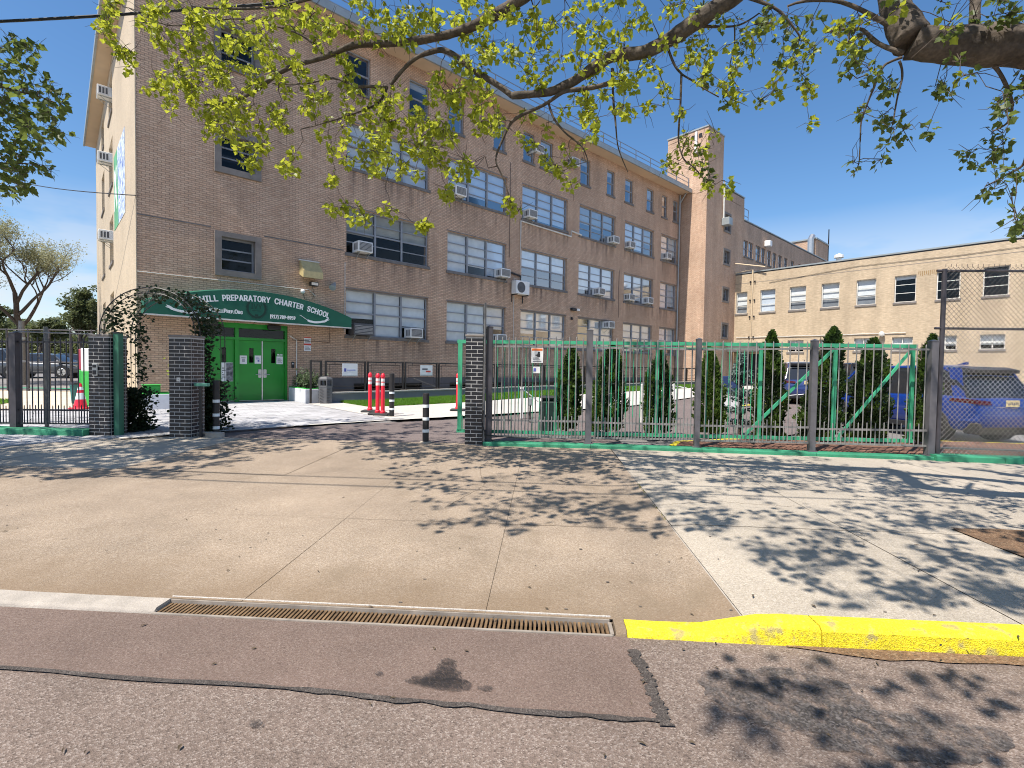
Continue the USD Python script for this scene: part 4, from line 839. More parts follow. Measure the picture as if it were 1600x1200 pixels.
for k, (a, b) in enumerate(spans):
    for q in (a, b): rr.part('post', FA(bx(q - .028, q + .028, LO - .028, LO + .028, zb_(q) if k else .2, zt(q))), M['black_rail'])
    rr.part('top_rail', FA(bx(a + .03, b - .03, LO - .025, LO + .025, zt(a) - .055, zt(a) - .004)), M['black_rail'])
    if k:
        rr.part('bottom_rail', FA(bx(a + .03, b - .03, LO - .02, LO + .02, zb_(a) + .05, zb_(a) + .085)), M['black_rail'])
        i0, i1, j0, j1 = a + .13, b - .13, zb_(a) + .2, zt(a) - .13
        rr.part('panel_frame', FA(cat(tube([(i0, LO, j0), (i1, LO, j0), (i1, LO, j1), (i0, LO, j1), (i0, LO, j0)], .012, 5), tube([(i0, LO, (j0 * .62 + j1 * .38)), (i1, LO, (j0 * .62 + j1 * .38))], .010, 5), *[tube([(p, LO, q), (p2, LO, q2)], .009, 4) for p, q, p2, q2 in ((i0, j1 - .02, a + .03, j1 - .02), (i1, j1 - .02, b - .03, j1 - .02), (i0, j0 + .02, a + .03, j0 + .02), (i1, j0 + .02, b - .03, j0 + .02), (i0 + .2, j1, i0 + .2, zt(a) - .05), (i1 - .2, j1, i1 - .2, zt(a) - .05))])), M['black_rail'])
rr.part('stair_handrail', FA(cat(tube([(9.0, LO - .5, 1.05), (11.8, LO - .5, .1)], .022, 5), tube([(12.2, LO - .5, 1.0), (14, LO - .5, .2)], .022, 5))), M['galv'])
notice('railing_banner', 'white banner with blue emblem and lines on the black railing', 5.72, 6.30, 1.15, 1.61, LO + .03, [('emblem', (.12, .26, .35, .62), M['ink_blue']), ('print_line', (.30, .86, .42, .52), paint('pale_blue_ink', (.35, .38, .62), .7, .1, 9)), ('base_strip', (.02, .98, .02, .07), M['gutter'])], cat_='banner')
notice('railing_banner', 'white banner with red and dark words on the black railing', 8.96, 9.54, 1.17, 1.60, LO + .03, [('print_line', (.15, .6, .55, .7), M['ink']), ('print_line', (.45, .85, .33, .48), M['ink_red']), ('base_strip', (.02, .98, .02, .09), M['gutter'])], cat_='banner')
# planters
def planter(label, u0, u1, o0, o1, z1, name='planter'):
    g = float(zg(*ST.inv(FA.p((u0 + u1) / 2, o1))[:2])); w = .09
    t = T(name, label, 'planter', loc=FA.p((u0 + u1) / 2, (o0 + o1) / 2, g))
    t.part('box', FA(cat(cbx(u0, u1, o0, o0 + w, g - .1, z1, .012), cbx(u0, u1, o1 - w, o1, g - .1, z1, .012), cbx(u0, u0 + w, o0 + w, o1 - w, g - .1, z1, .01), cbx(u1 - w, u1, o0 + w, o1 - w, g - .1, z1, .01))), M['planter'])
    t.part('rim', FA(cat(bx(u0 + .01, u1 - .01, o0 + .01, o0 + w - .01, z1 + .001, z1 + .03), bx(u0 + .01, u1 - .01, o1 - w + .01, o1 - .01, z1 + .001, z1 + .03), bx(u0 + .01, u0 + w - .01, o0 + w - .01, o1 - w + .01, z1 + .001, z1 + .03), bx(u1 - w + .01, u1 - .01, o0 + w - .01, o1 - w + .01, z1 + .001, z1 + .03))), M['planter_rim'])
    t.part('soil', FA(bx(u0 + w, u1 - w, o0 + w, o1 - w, z1 - .08, z1 - .03)), M['soil'])
    return t
planter('white planter box with green rim right of the entrance doors', 4.47, 5.06, .03, 1.70, .70)
planter('white planter box with green rim left of the entrance at the wall corner', -.05, 1.6, .95, 1.72, .62)
hb = T('green_crate', 'small bright green box on the left planter edge', 'box', loc=FA.p(.1, 1.3, .66)); hb.part('box', FA(cbx(.02, .42, 1.05, 1.4, .655, .86, .02)), M['planter_rim']); hb.part('lid', FA(cbx(.0, .44, 1.03, 1.42, .862, .89, .01)), M['planter_rim'])
# litter bin
lb = T('litter_bin', 'dark grey six-sided litter bin with open hood by the right planter', 'litter bin', loc=FA.p(5.02, 2.08, float(zg(*ST.inv(FA.p(5.02, 2.08))[:2]))))
def hexa(prof): return lathe(prof, 6)
lb.part('body', hexa([(.21, 0), (.23, .03), (.235, .55), (.245, .57), (.245, .62), (.0, .62)]), M['grille'], local=True)
lb.part('hood', cat(hexa([(.245, .80), (.245, .86), (.18, .92), (.0, .94)]), *[tube([(.23 * math.cos(a), .23 * math.sin(a), .6), (.23 * math.cos(a), .23 * math.sin(a), .82)], .02, 5) for a in np.arange(6) * math.pi / 3]), M['grille'], local=True)
for a in np.arange(6) * math.pi / 3: lb.part('slat_panel', cat(*[tube([(.24 * math.cos(a) * .87 - .0 + .09 * -math.sin(a + .52) * 0 + .212 * (math.cos(a + .52) - math.cos(a) * .87), .24 * math.sin(a) * .87 + .212 * (math.sin(a + .52) - math.sin(a) * .87), z), (.24 * math.cos(a), .24 * math.sin(a), z)], .008, 4) for z in (.1, .2, .3, .4, .5)]), M['black'], local=True)
# red delineator posts
def delineator(label, P):
    t = T('delineator_post', label, 'delineator post', 'red delineator posts by the drive', loc=P)
    t.part('base', cbx(-.22, .22, -.2, .2, 0, .05, .02), M['rubber'], local=True)
    t.part('tube', lathe([(.075, .05), (.075, .10), (.056, .12), (.052, 1.02), (.062, 1.03), (.062, 1.06), (.05, 1.10), (.03, 1.13), (.0, 1.14)], 14), M['red'], local=True, smooth=40)
    t.part('reflector_band', lathe([(.0545, .80), (.0545, .88)], 14), M['reflector'], local=True, smooth=True)
    t.part('reflector_band', lathe([(.0540, .91), (.0540, .99)], 14), M['reflector'], local=True, smooth=True)
    return t
dl = [((578, 644), 'red delineator post, leftmost of the trio on the walk'), ((590, 648), 'red delineator post in the middle of the trio'), ((598, 649), 'red delineator post touching the black bollard side of the trio'), ((715, 642), 'red delineator post half hidden by the pale green gate end')]
d0 = None
for (px, py), lab in dl:
    P = ground(px, py) + [0, 0, .012]
    if d0 is None: d0 = delineator(lab, P)
    else: d0.copy(P, float(RNG.uniform(-30, 30)), lab)
# bollards
def bollard(label, P, h, r, bands):
    t = T('bollard', label, 'bollard', loc=P)
    t.part('post', lathe([(r, -.05), (r, h - .02), (r * .9, h - .004), (0, h)], 18), M['bollard'], local=True, smooth=40)
    for b in bands: t.part('white_band', lathe([(r + .003, h * b - .028), (r + .003, h * b + .028)], 18), M['lettering'], local=True, smooth=True)
    t.part('footing', lathe([(r + .05, -.03), (r + .045, .012), (r, .016)], 14), M['grey'], local=True)
bollard('black bollard with three white bands beside the right brick pillar', ground(665, 691), .90, .058, (.735, .48, .235))
bollard('taller black bollard with white bands next to the red posts', ground(612, 651), 1.16, .066, (.55, .37, .18))
bollard('black bollard with white bands before the left part of the green doors', ground(338, 680), 1.06, .058, (.62, .37, .14))
# ================================================================ PILLARS, FENCES, GATE
def s_at(px, t=FT, y=620):
    q = ST.inv(hitp(px, y, ST.p(0, t), ST.ey)); return q[0]
def z_at(px, py, t=FT): return ST.inv(hitp(px, py, ST.p(0, t), ST.ey))[2]
def pillar(label, s0, s1, t0, ztop):
    w = s1 - s0; sc, tc = (s0 + s1) / 2, t0 + w / 2; g = float(zg(sc, tc))
    t = T('brick_pillar', label, 'gate pillar', 'black brick gate pillars', loc=ST.p(sc, tc, g))
    Lc = Fr(ST.p(s0, t0), ST.ex, ST.ey); j = .0125; ch = .0677
    n = int((ztop - .05 - g) / ch); 
    t.part('mortar_core', Lc(bx(.0015, w - .0015, .0015, w - .0015, g - .1, g + n * ch + .02)), M['pillar_mortar'])
    for k in range(n):
        z0, z1 = g + k * ch + j / 2, g + (k + 1) * ch - j / 2
        cuts = ([0, w / 3, w] if k % 2 else [0, 2 * w / 3, w]) if w < .36 else ([0, w / 2, w] if k % 2 else [0, w / 4, 3 * w / 4, w])
        for (face) in range(4):
            for a, b in zip(cuts[:-1], cuts[1:]):
                a2, b2 = a + (j / 2 if a else 0), b - (j / 2 if b < w - 1e-6 else 0); d = float(RNG.uniform(0, .0018)); e = .03
                if face in (1, 3):
                    a2, b2 = max(a2, e + j), min(b2, w - e - j)
                    if b2 - a2 < .02: continue
                q = (bx(a2, b2, -d, e, z0, z1), bx(w - e, w + d, a2, b2, z0, z1), bx(a2, b2, w - e, w + d, z0, z1), bx(-d, e, a2, b2, z0, z1))[face]
                t.part('brick', Lc(q), M['pillar_brick'])
    zt_ = g + n * ch
    t.part('cap', Lc(cbx(-.015, w + .015, -.015, w + .015, zt_ + .021, zt_ + .06, .01)), M['stone_dark'])
    return Lc, g, zt_
TP = FT - .12
pz1 = z_at(155, 520, TP); 
p1s = s_at(139, TP), s_at(139, TP) + .40; p2s = s_at(264.5, TP), s_at(264.5, TP) + .40; p3s = s_at(727, TP), s_at(727, TP) + .305
pillar('black brick pillar with intercom plate, leftmost of the three', *p1s, TP, z_at(155, 519, TP))
pillar('black brick pillar between the vine arch and the green doors', *p2s, TP, z_at(285, 521, TP))
pillar('narrow black brick pillar at the end of the long picket fence', *p3s, TP, z_at(738, 522, TP))
ic = T('gate_intercom', 'grey intercom box on the leftmost brick pillar', 'intercom', loc=ST.p(p1s[0] + .15, TP, 1.2))
zz = z_at(150, 576, TP); q = p1s[0] + .14
ic.part('plate', ST(cbx(q - .05, q + .05, TP - .03, TP - .004, zz - .13, zz + .1, .008)), M['white_dirty']); ic.part('speaker', ST(bx(q - .035, q + .035, TP - .035, TP - .031, zz + .02, zz + .07)), M['black']); ic.part('keypad', ST(bx(q - .035, q + .035, TP - .035, TP - .031, zz - .11, zz - .03)), M['black'])
sw_ = T('pillar_plate', 'small pale plate on the middle brick pillar', 'plate', loc=ST.p(p2s[0] + .2, TP, 1.1)); zz = z_at(284, 593, TP); sw_.part('plate', ST(bx(p2s[0] + .15, p2s[0] + .22, TP - .012, TP - .004, zz - .035, zz + .035)), M['white_dirty']); sw_.part('screw', ST(bx(p2s[0] + .18, p2s[0] + .19, TP - .015, TP - .0125, zz - .005, zz + .005)), M['black'])
gp = T('gate_post', 'green square gate post behind the leftmost pillar', 'post', loc=ST.p(p1s[1] + .07, FT, 0))
gp.part('post', ST(bx(p1s[1] + .03, p1s[1] + .135, FT - .06, FT + .05, .0, z_at(176, 521, FT))), paint('dark_green_post', (.035, .15, .09), .5, .2, 4)); gp.part('cap', ST(bx(p1s[1] + .02, p1s[1] + .145, FT - .07, FT + .06, z_at(176, 521, FT) + .001, z_at(176, 519, FT))), M['black'])
tz = T('tap_box', 'small green painted box on short post by the middle pillar', 'post box', loc=ST.p(p2s[1] + .2, FT, 0))
zz = z_at(315, 601, FT); tz.part('rail', ST(cbx(p2s[1] + .01, p2s[1] + .28, FT - .04, FT + .04, zz - .03, zz + .03, .01)), paint('sage_green', (.10, .30, .21), .5, .15, 5)); tz.part('stub', ST(bx(p2s[1] + .1, p2s[1] + .14, FT - .02, FT + .02, .1, zz - .031)), M['black'])

# ---- green painted kerb under the fence, in lengths
gk = T('fence_kerb', 'low green painted kerb along the foot of the right fence', 'kerb', loc=ST.p(3, FT - .1, .1))
gk2 = T('fence_kerb', 'low green painted kerb along the foot of the left fence', 'kerb', loc=ST.p(-10, FT - .1, .1))
def kerb_run(t, s0, s1, h, t0=FT - .17, t1=FT + .08, step=1.9):
    n = max(1, round((s1 - s0) / step)); e = np.linspace(s0, s1, n + 1)
    for a, b in zip(e[:-1], e[1:]):
        za, zb2 = float(zg(a, FT)), float(zg(b, FT)); c = .018; P = []
        for s, z in ((a + .004, za), (b - .004, zb2)):
            for (tt, dz) in ((t0, -.05), (t0 + .004, h - c), (t0 + c, h), (t1 - c, h), (t1, h - c), (t1, -.05)): P.append((s, tt + RNG.normal(0, .002), z + dz))
        t.part('kerb_block', ST(hull(P)), M['green_kerb'])
kerb_run(gk, p3s[1] + .02, s_at(1452), .062); kerb_run(gk, s_at(1452), 14, .10, FT - .22, FT + .1, 1.15)
kerb_run(gk2, -19, p1s[0] - .01, .11, FT - .24, FT + .1, 1.6)
# ---- right fence: grey posts, pale pickets, rails
def post(t, s, w, z1, mat, tt=FT, cap=True):
    g = float(zg(s, tt)); p = t.part('post', ST(bx(s - w / 2, s + w / 2, tt - w / 2, tt + w / 2, g, z1)), mat)
    t.part('base_plate', ST(bx(s - w / 2 - .03, s + w / 2 + .03, tt - w / 2 - .03, tt + w / 2 + .03, g + .062, g + .075)), mat, parent=p)
    if cap: t.part('cap', ST(hull(np.vstack([bx(s - w / 2 - .004, s + w / 2 + .004, tt - w / 2 - .004, tt + w / 2 + .004, z1 + .001, z1 + .012)[0], [[s, tt, z1 + .04]]]))), mat, parent=p)
def fence_run(t, s0, s1, ztip, zr1, zr2, zr3, zshort, sp, mat, short=True, tt=FT, r=.0112):
    n = max(1, round((s1 - s0) / sp)); f = lambda zz, s: zz[0] + (zz[1] - zz[0]) * (s - s0) / (s1 - s0)
    for z in (zr1, zr2, zr3):
        h = .016; v = [(s0, f(z, s0)), (s1, f(z, s1))]
        t.part('rail', ST((np.array([[s, tt + dt, zz + dz] for s, zz in v for dt, dz in ((-.014, -h), (.014, -h), (.014, h), (-.014, h))]), np.array([[0, 1, 5], [0, 5, 4], [1, 2, 6], [1, 6, 5], [2, 3, 7], [2, 7, 6], [3, 0, 4], [3, 4, 7]]))), mat)
    for k in range(n):
        s = s0 + (k + .5) * (s1 - s0) / n; dz = float(RNG.normal(0, .006)); ln = float(RNG.normal(0, .004)) 
        t.part('picket', ST(tube([(s + ln, tt - .018, f(zr3, s) - .01), (s, tt - .018, f(ztip, s) - .02 + dz), (s, tt - .018, f(ztip, s) + dz)], [r, r, r * .3], 4, False)), mat)
        if short and k < n:
            q = s + .5 * (s1 - s0) / n
            if q < s1 - .03: t.part('short_picket', ST(tube([(q, tt - .018, f(zr3, q) - .01), (q, tt - .018, f(zshort, q) - .02 + dz), (q, tt - .018, f(zshort, q) + dz)], [r * .9, r * .9, r * .3], 4, False)), mat)
PX = [764, 920, 1090, 1270, 1455]
S5 = [s_at(p) for p in PX]
rf = T('picket_fence', 'weathered grey metal picket fence on heavy grey posts right of the drive', 'fence', loc=ST.p(3.5, FT, .2))
Zt = lambda px, ys: (z_at(px, ys[0]), z_at(px, ys[1]))
tips = [(526, 527), (527, 533), (533, 533), (534, 538)]; r1 = [(541, 542), (543, 546), (546, 545), (545, 546)]; r2 = [(656, 659), (660, 664), (665, 668), (670, 673)]; r3 = [(681, 684), (684, 687), (688, 692), (692, 697)]; sh = [(650, 650), (651, 652), (655, 657), (658, 662)]
zp = lambda k, Y: (z_at(PX[k], Y[k][0]), z_at(PX[k + 1], Y[k][1]))
for k in range(4):
    fence_run(rf, S5[k] + .055, S5[k + 1] - .055, zp(k, tips), zp(k, r1), zp(k, r2), zp(k, r3), zp(k, sh), .122 if k < 2 else .140, M['picket'] if k < 2 else M['fence_grey'] if False else M['picket'])
for k, (p, y) in enumerate(((764, 512), (920, 517), (1090, 531), (1270, 533), (1455, 534))): post(rf, S5[k], (.11, .105, .085, .095, .11)[k], z_at(p, y), M['fence_grey'] if k else M['fence_dark'])
sp_ = s_at(757.5); rf.part('pipe_post', ST(tube([(sp_, FT - .1, .12), (sp_, FT - .1, z_at(759, 474))], .02, 8)), M['galv'])
sg = T('fence_sign', 'white warning sign with orange header and black figure on the fence', 'sign', loc=ST.p(s_at(838), FT - .04, 1.5))
a, b, z0, z1 = s_at(829, FT - .05), s_at(847.5, FT - .05), z_at(838, 567, FT - .05), z_at(838, 543.5, FT - .05)
sg.part('plate', ST(bx(a, b, FT - .05, FT - .044, z0, z1)), M['sign_white']); sg.part('header', ST(bx(a + .01, b - .01, FT - .053, FT - .0505, z1 - .05, z1 - .01)), M['orange'])
cx = (a + b) / 2; sg.part('figure', ST(cat(tube([(cx + .03, FT - .052, z1 - .085), (cx + .03, FT - .0515, z1 - .085)], .02, 10), bx(cx - .0, cx + .05, FT - .0535, FT - .0508, z1 - .16, z1 - .10), bx(cx - .03, cx + .0, FT - .0536, FT - .0508, z1 - .14, z1 - .12))), M['black'])
for k in range(3): sg.part('print_line', ST(bx(a + .03, b - .03 - .02 * k, FT - .053, FT - .0506, z0 + .02 + k * .03, z0 + .032 + k * .03)), M['ink'])
sg2 = T('fence_sign', 'small white sign with blue square below the warning sign', 'sign', loc=ST.p(s_at(838), FT - .04, 1.2))
a, b, z0, z1 = s_at(832, FT - .05), s_at(843, FT - .05), z_at(838, 583, FT - .05), z_at(838, 573, FT - .05)
sg2.part('plate', ST(bx(a, b, FT - .05, FT - .044, z0, z1)), M['sign_white']); sg2.part('blue_square', ST(bx(a + .01, a + .055, FT - .053, FT - .0505, z0 + .03, z1 - .025)), M['ink_blue'])
# ---- the green sliding gate standing open behind the fence
GT = FT + .28
gg = T('sliding_gate', 'green painted metal sliding gate parked behind the picket fence', 'gate', loc=ST.p(3, GT, .2))
G0, G1 = s_at(714, GT), s_at(1428, GT)
ztop = lambda s: z_at(760, 534, GT) + (z_at(1428, 541, GT) - z_at(760, 534, GT)) * (s - s_at(760, GT)) / (G1 - s_at(760, GT))
zbot = lambda s: z_at(760, 674, GT) + (z_at(1300, 686, GT) - z_at(760, 674, GT)) * (s - s_at(760, GT)) / (s_at(1300, GT) - s_at(760, GT))
def gbar(nm, a, za, b, zb2, w, d=.02, mat=None):
    v = np.array([[s, GT + dt, z + dz] for s, z in ((a, za), (b, zb2)) for dt, dz in ((-d, -w), (d, -w), (d, w), (-d, w))]) if abs(b - a) > .02 else np.array([[a + ds, GT + dt, z] for z in (za, zb2) for ds, dt in ((-w, -d), (w, -d), (w, d), (-w, d))])
    f = np.array([[0, 1, 5], [0, 5, 4], [1, 2, 6], [1, 6, 5], [2, 3, 7], [2, 7, 6], [3, 0, 4], [3, 4, 7], [0, 2, 1], [0, 3, 2], [4, 5, 6], [4, 6, 7]])
    gg.part(nm, ST((v, f)), mat or M['green_fence'])
gbar('top_rail', G0, ztop(G0), G1, ztop(G1), .031); gbar('bottom_rail', G0, zbot(G0), G1, zbot(G1), .03)
STI = [s_at(p, GT) for p in (718.5, 868, 1026, 1187, 1303, 1424)]
for s in STI: gbar('stile', s, zbot(s), s, ztop(s) - .032, .028 if s > STI[0] else .04)
for a, b in ((1166, 1300), (1312, 1421)): gbar('diagonal_brace', s_at(a, GT), zbot(s_at(a, GT)) + .05, s_at(b, GT), ztop(s_at(b, GT)) - .07, .036, .014)
n = int((STI[3] - s_at(760, GT)) / .13)
for k in range(n):
    s = s_at(766, GT) + k * .13
    if min(abs(s - q) for q in STI) > .04: gg.part('picket', ST(tube([(s, GT, zbot(s)), (s, GT, ztop(s) - .07)], .008, 4, False)), M['green_fence'])
s = s_at(760, GT); gbar('inner_rail', s, ztop(s) - .075, STI[3], ztop(STI[3]) - .075, .012, .012)
gg.part('latch_plate', ST(cat(*[bx(STI[0] + .05, STI[0] + .06, GT - .01, GT + .01, zbot(STI[0]) + .03, zbot(STI[0]) + .30), bx(STI[0] + .1, STI[0] + .11, GT - .01, GT + .01, zbot(STI[0]) + .03, zbot(STI[0]) + .30)])), M['green_fence'])
for k in range(3): gg.part('track_roller', ST(tube([(STI[0] + .5 + k * 2.4, GT - .02, zbot(STI[0]) - .07), (STI[0] + .5 + k * 2.4, GT + .02, zbot(STI[0]) - .07)], .05, 12)), M['black'])
cb = T('gate_cable', 'black cable looping down by the pipe post at the narrow pillar', 'cable', loc=ST.p(s_at(757), FT - .12, .2))
q = s_at(757); cb.part('cable', ST(tube([(q, FT - .13, z_at(757, 640)), (q - .03, FT - .14, z_at(757, 655)), (q, FT - .14, z_at(757, 668)), (q + .06, FT - .13, z_at(762, 678)), (q + .25, FT - .1, z_at(785, 681)), (q + .8, FT - .08, z_at(830, 683))], .012, 5)), M['wire'])
# ---- left picket fence
lf = T('picket_fence', 'dark metal picket fence left of the leftmost brick pillar', 'fence', loc=ST.p(-9, FT, .2))
sL = s_at(-260); sM = s_at(25); sR = p1s[0] - .02
fz = lambda a, b, ya, yb: (z_at(a, ya), z_at(b, yb))
fence_run(lf, sM + .07, sR, fz(25, 135, 527, 528), fz(25, 135, 534, 535), fz(25, 135, 640, 641), fz(25, 135, 661, 662), fz(25, 135, 632, 633), .118, M['fence_dark'], r=.012)
fence_run(lf, sL, sM - .07, fz(-260, 25, 523, 527), fz(-260, 25, 529, 534), fz(-260, 25, 640, 640), fz(-260, 25, 661, 661), fz(-260, 25, 632, 632), .118, M['fence_dark'], r=.012)
lf.part('top_rail', ST(tube([(sM, FT, z_at(25, 518)), (sR, FT, z_at(135, 522))], .014, 6)), M['galv'])
for s, px in ((sM, 25), (sL, -260)): post(lf, s, .13, z_at(px, 521), M['fence_dark'])
lf.part('pipe_post', ST(tube([(s_at(36), FT + .45, .1), (s_at(36), FT + .45, 2.2)], .035, 8)), M['galv'])
# ---- chain-link fence at the right edge
ck = T('chain_link_fence', 'tall chain-link fence with dark rails before the blue car', 'fence', loc=ST.p(9, FT, .2))
c0 = s_at(1468); c1 = 13.6
zt_, zm_ = z_at(1468, 423), z_at(1468, 513)
ck.part('post', ST(tube([(c0, FT, .1), (c0, FT, zt_ + .03)], .036, 10)), M['fence_dark']); ck.part('post', ST(tube([(c0 + 3.05, FT, .0), (c0 + 3.05, FT, zt_ + .03)], .036, 10)), M['fence_dark'])
for z in (zt_, zm_): ck.part('rail', ST(tube([(c0 - .12, FT, z), (c1, FT, z - .02)], .021, 8)), M['fence_dark'])
ck.part('rail', ST(tube([(c0, FT + .0, float(zg(c0, FT)) + .20), (c1, FT, float(zg(c1, FT)) + .2)], .017, 8)), M['galv'])
W, H0, H1 = .078, float(zg(9, FT)) + .10, zt_ + .06
lo_, hi_ = [], []
for sgn in (1, -1):
    k0 = -int((H1 - H0) / W * .9) - 2
    for k in range(k0, int((c1 - c0) / W) + 60):
        a = c0 + k * W; sl = sgn * .9      # dx/dz
        pa, pb = (a, H0), (a + sl * (H1 - H0), H1)
        z0, z1 = H0, H1
        zs = sorted([H0 + (c0 - a) / sl, H0 + (c1 - a) / sl]); z0, z1 = max(H0, zs[0]), min(H1, zs[1])
        if z1 - z0 < .03: continue
        for (u, v, bag) in ((z0, min(z1, zm_), lo_), (max(z0, zm_), z1, hi_)):
            if v - u > .02: bag.append(tube([(a + sl * (u - H0), FT - .025 + .003 * sgn, u), (a + sl * (v - H0), FT - .025 + .003 * sgn, v)], .0034, 4, False))
ck.part('wire_mesh', ST(cat(lo_)), M['galv'], kind='stuff'); ck.part('wire_mesh', ST(cat(hi_)), paint('dark_mesh_wire', (.035, .028, .026), .5, .2, 20), kind='stuff')
ck.part('barb', ST(cat([tube([(c0 + k * .085, FT - .02, H1), (c0 + k * .085, FT - .02, H1 + .05)], .004, 3, False) for k in range(70)])), M['fence_dark'], kind='stuff')
# ================================================================ VEGETATION
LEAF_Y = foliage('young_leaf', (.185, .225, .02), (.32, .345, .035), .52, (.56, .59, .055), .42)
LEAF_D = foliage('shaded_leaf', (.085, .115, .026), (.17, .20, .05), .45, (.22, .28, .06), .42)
LEAF_P = foliage('pale_bud_leaf', (.27, .27, .15), (.42, .41, .27), .45, (.38, .38, .22))
THUJA = foliage('arborvitae_leaf', (.028, .050, .015), (.085, .125, .025), .25)
THUJA_B = foliage('bright_arborvitae_leaf', (.07, .12, .02), (.16, .24, .03), .3)
SPRUCE = foliage('blue_spruce_needle', (.12, .17, .15), (.20, .26, .23), .2)
VINE = foliage('vine_leaf', (.020, .034, .012), (.045, .065, .02), .3)
SHRUB_Y = foliage('yellow_shrub_leaf', (.26, .30, .04), (.40, .42, .08), .4)
SHRUB_G = foliage('grey_green_leaf', (.09, .12, .06), (.20, .24, .14), .35)
HEDGE = foliage('far_leaf', (.10, .115, .045), (.20, .22, .09), .4)

def unit_leaf(lobed=True):
    """a plane-tree leaf in the xy plane, stalk at the origin, tip along +y, folded along the midrib"""
    if lobed:
        o = [(0, 0), (.17, .07), (.43, .08), (.40, .28), (.55, .50), (.35, .58), (.22, .74), (0, .98), (-.22, .74), (-.35, .58), (-.55, .50), (-.40, .28), (-.43, .08), (-.17, .07)]
    else: o = [(0, 0), (.2, .2), (.3, .5), (.16, .82), (0, 1), (-.16, .82), (-.3, .5), (-.2, .2)]
    c = (0, .36); v = np.array([c] + o); n = len(o)
    z = .22 * np.abs(v[:, 0]) - .10 * v[:, 1] ** 2
    return np.column_stack([v, z]), np.array([[0, k + 1, (k + 1) % n + 1] for k in range(n)])
LEAF_L, LEAF_S = unit_leaf(True), unit_leaf(False)
def rand_rot(r, n, up=.6):
    """n frames whose leaf normals lean upwards by up"""
    nrm = r.normal(size=(n, 3)); nrm /= np.linalg.norm(nrm, axis=1, keepdims=True); nrm[:, 2] = np.abs(nrm[:, 2]) * (1 - up) + up; nrm /= np.linalg.norm(nrm, axis=1, keepdims=True)
    d = r.normal(size=(n, 3)); d -= (d * nrm).sum(1, keepdims=True) * nrm; d /= np.linalg.norm(d, axis=1, keepdims=True)
    return np.cross(d, nrm), d, nrm
def leaves(P, size, r, leaf=LEAF_L, up=.45, dirs=None, droop=0.0):
    """leaf meshes at the points P as an array (n, v, 3) and the faces of one"""
    n = len(P); ex, ey, ez = rand_rot(r, n, up)
    if dirs is not None:
        ey = dirs + r.normal(0, .35, (n, 3)); ey[:, 2] -= droop; ey /= np.linalg.norm(ey, axis=1, keepdims=True)
        ez = ez - (ez * ey).sum(1, keepdims=True) * ey; ez /= np.linalg.norm(ez, axis=1, keepdims=True); ex = np.cross(ey, ez)
    v, f = leaf; s = np.broadcast_to(size, (n,))[:, None, None]
    return np.asarray(P)[:, None] + s * (v[None, :, :1] * ex[:, None] + v[None, :, 1:2] * ey[:, None] + v[None, :, 2:3] * ez[:, None]), f
def join(LV, f):
    n, k = LV.shape[:2]; return LV.reshape(-1, 3), (f[None] + (np.arange(n) * k)[:, None, None]).reshape(-1, 3)

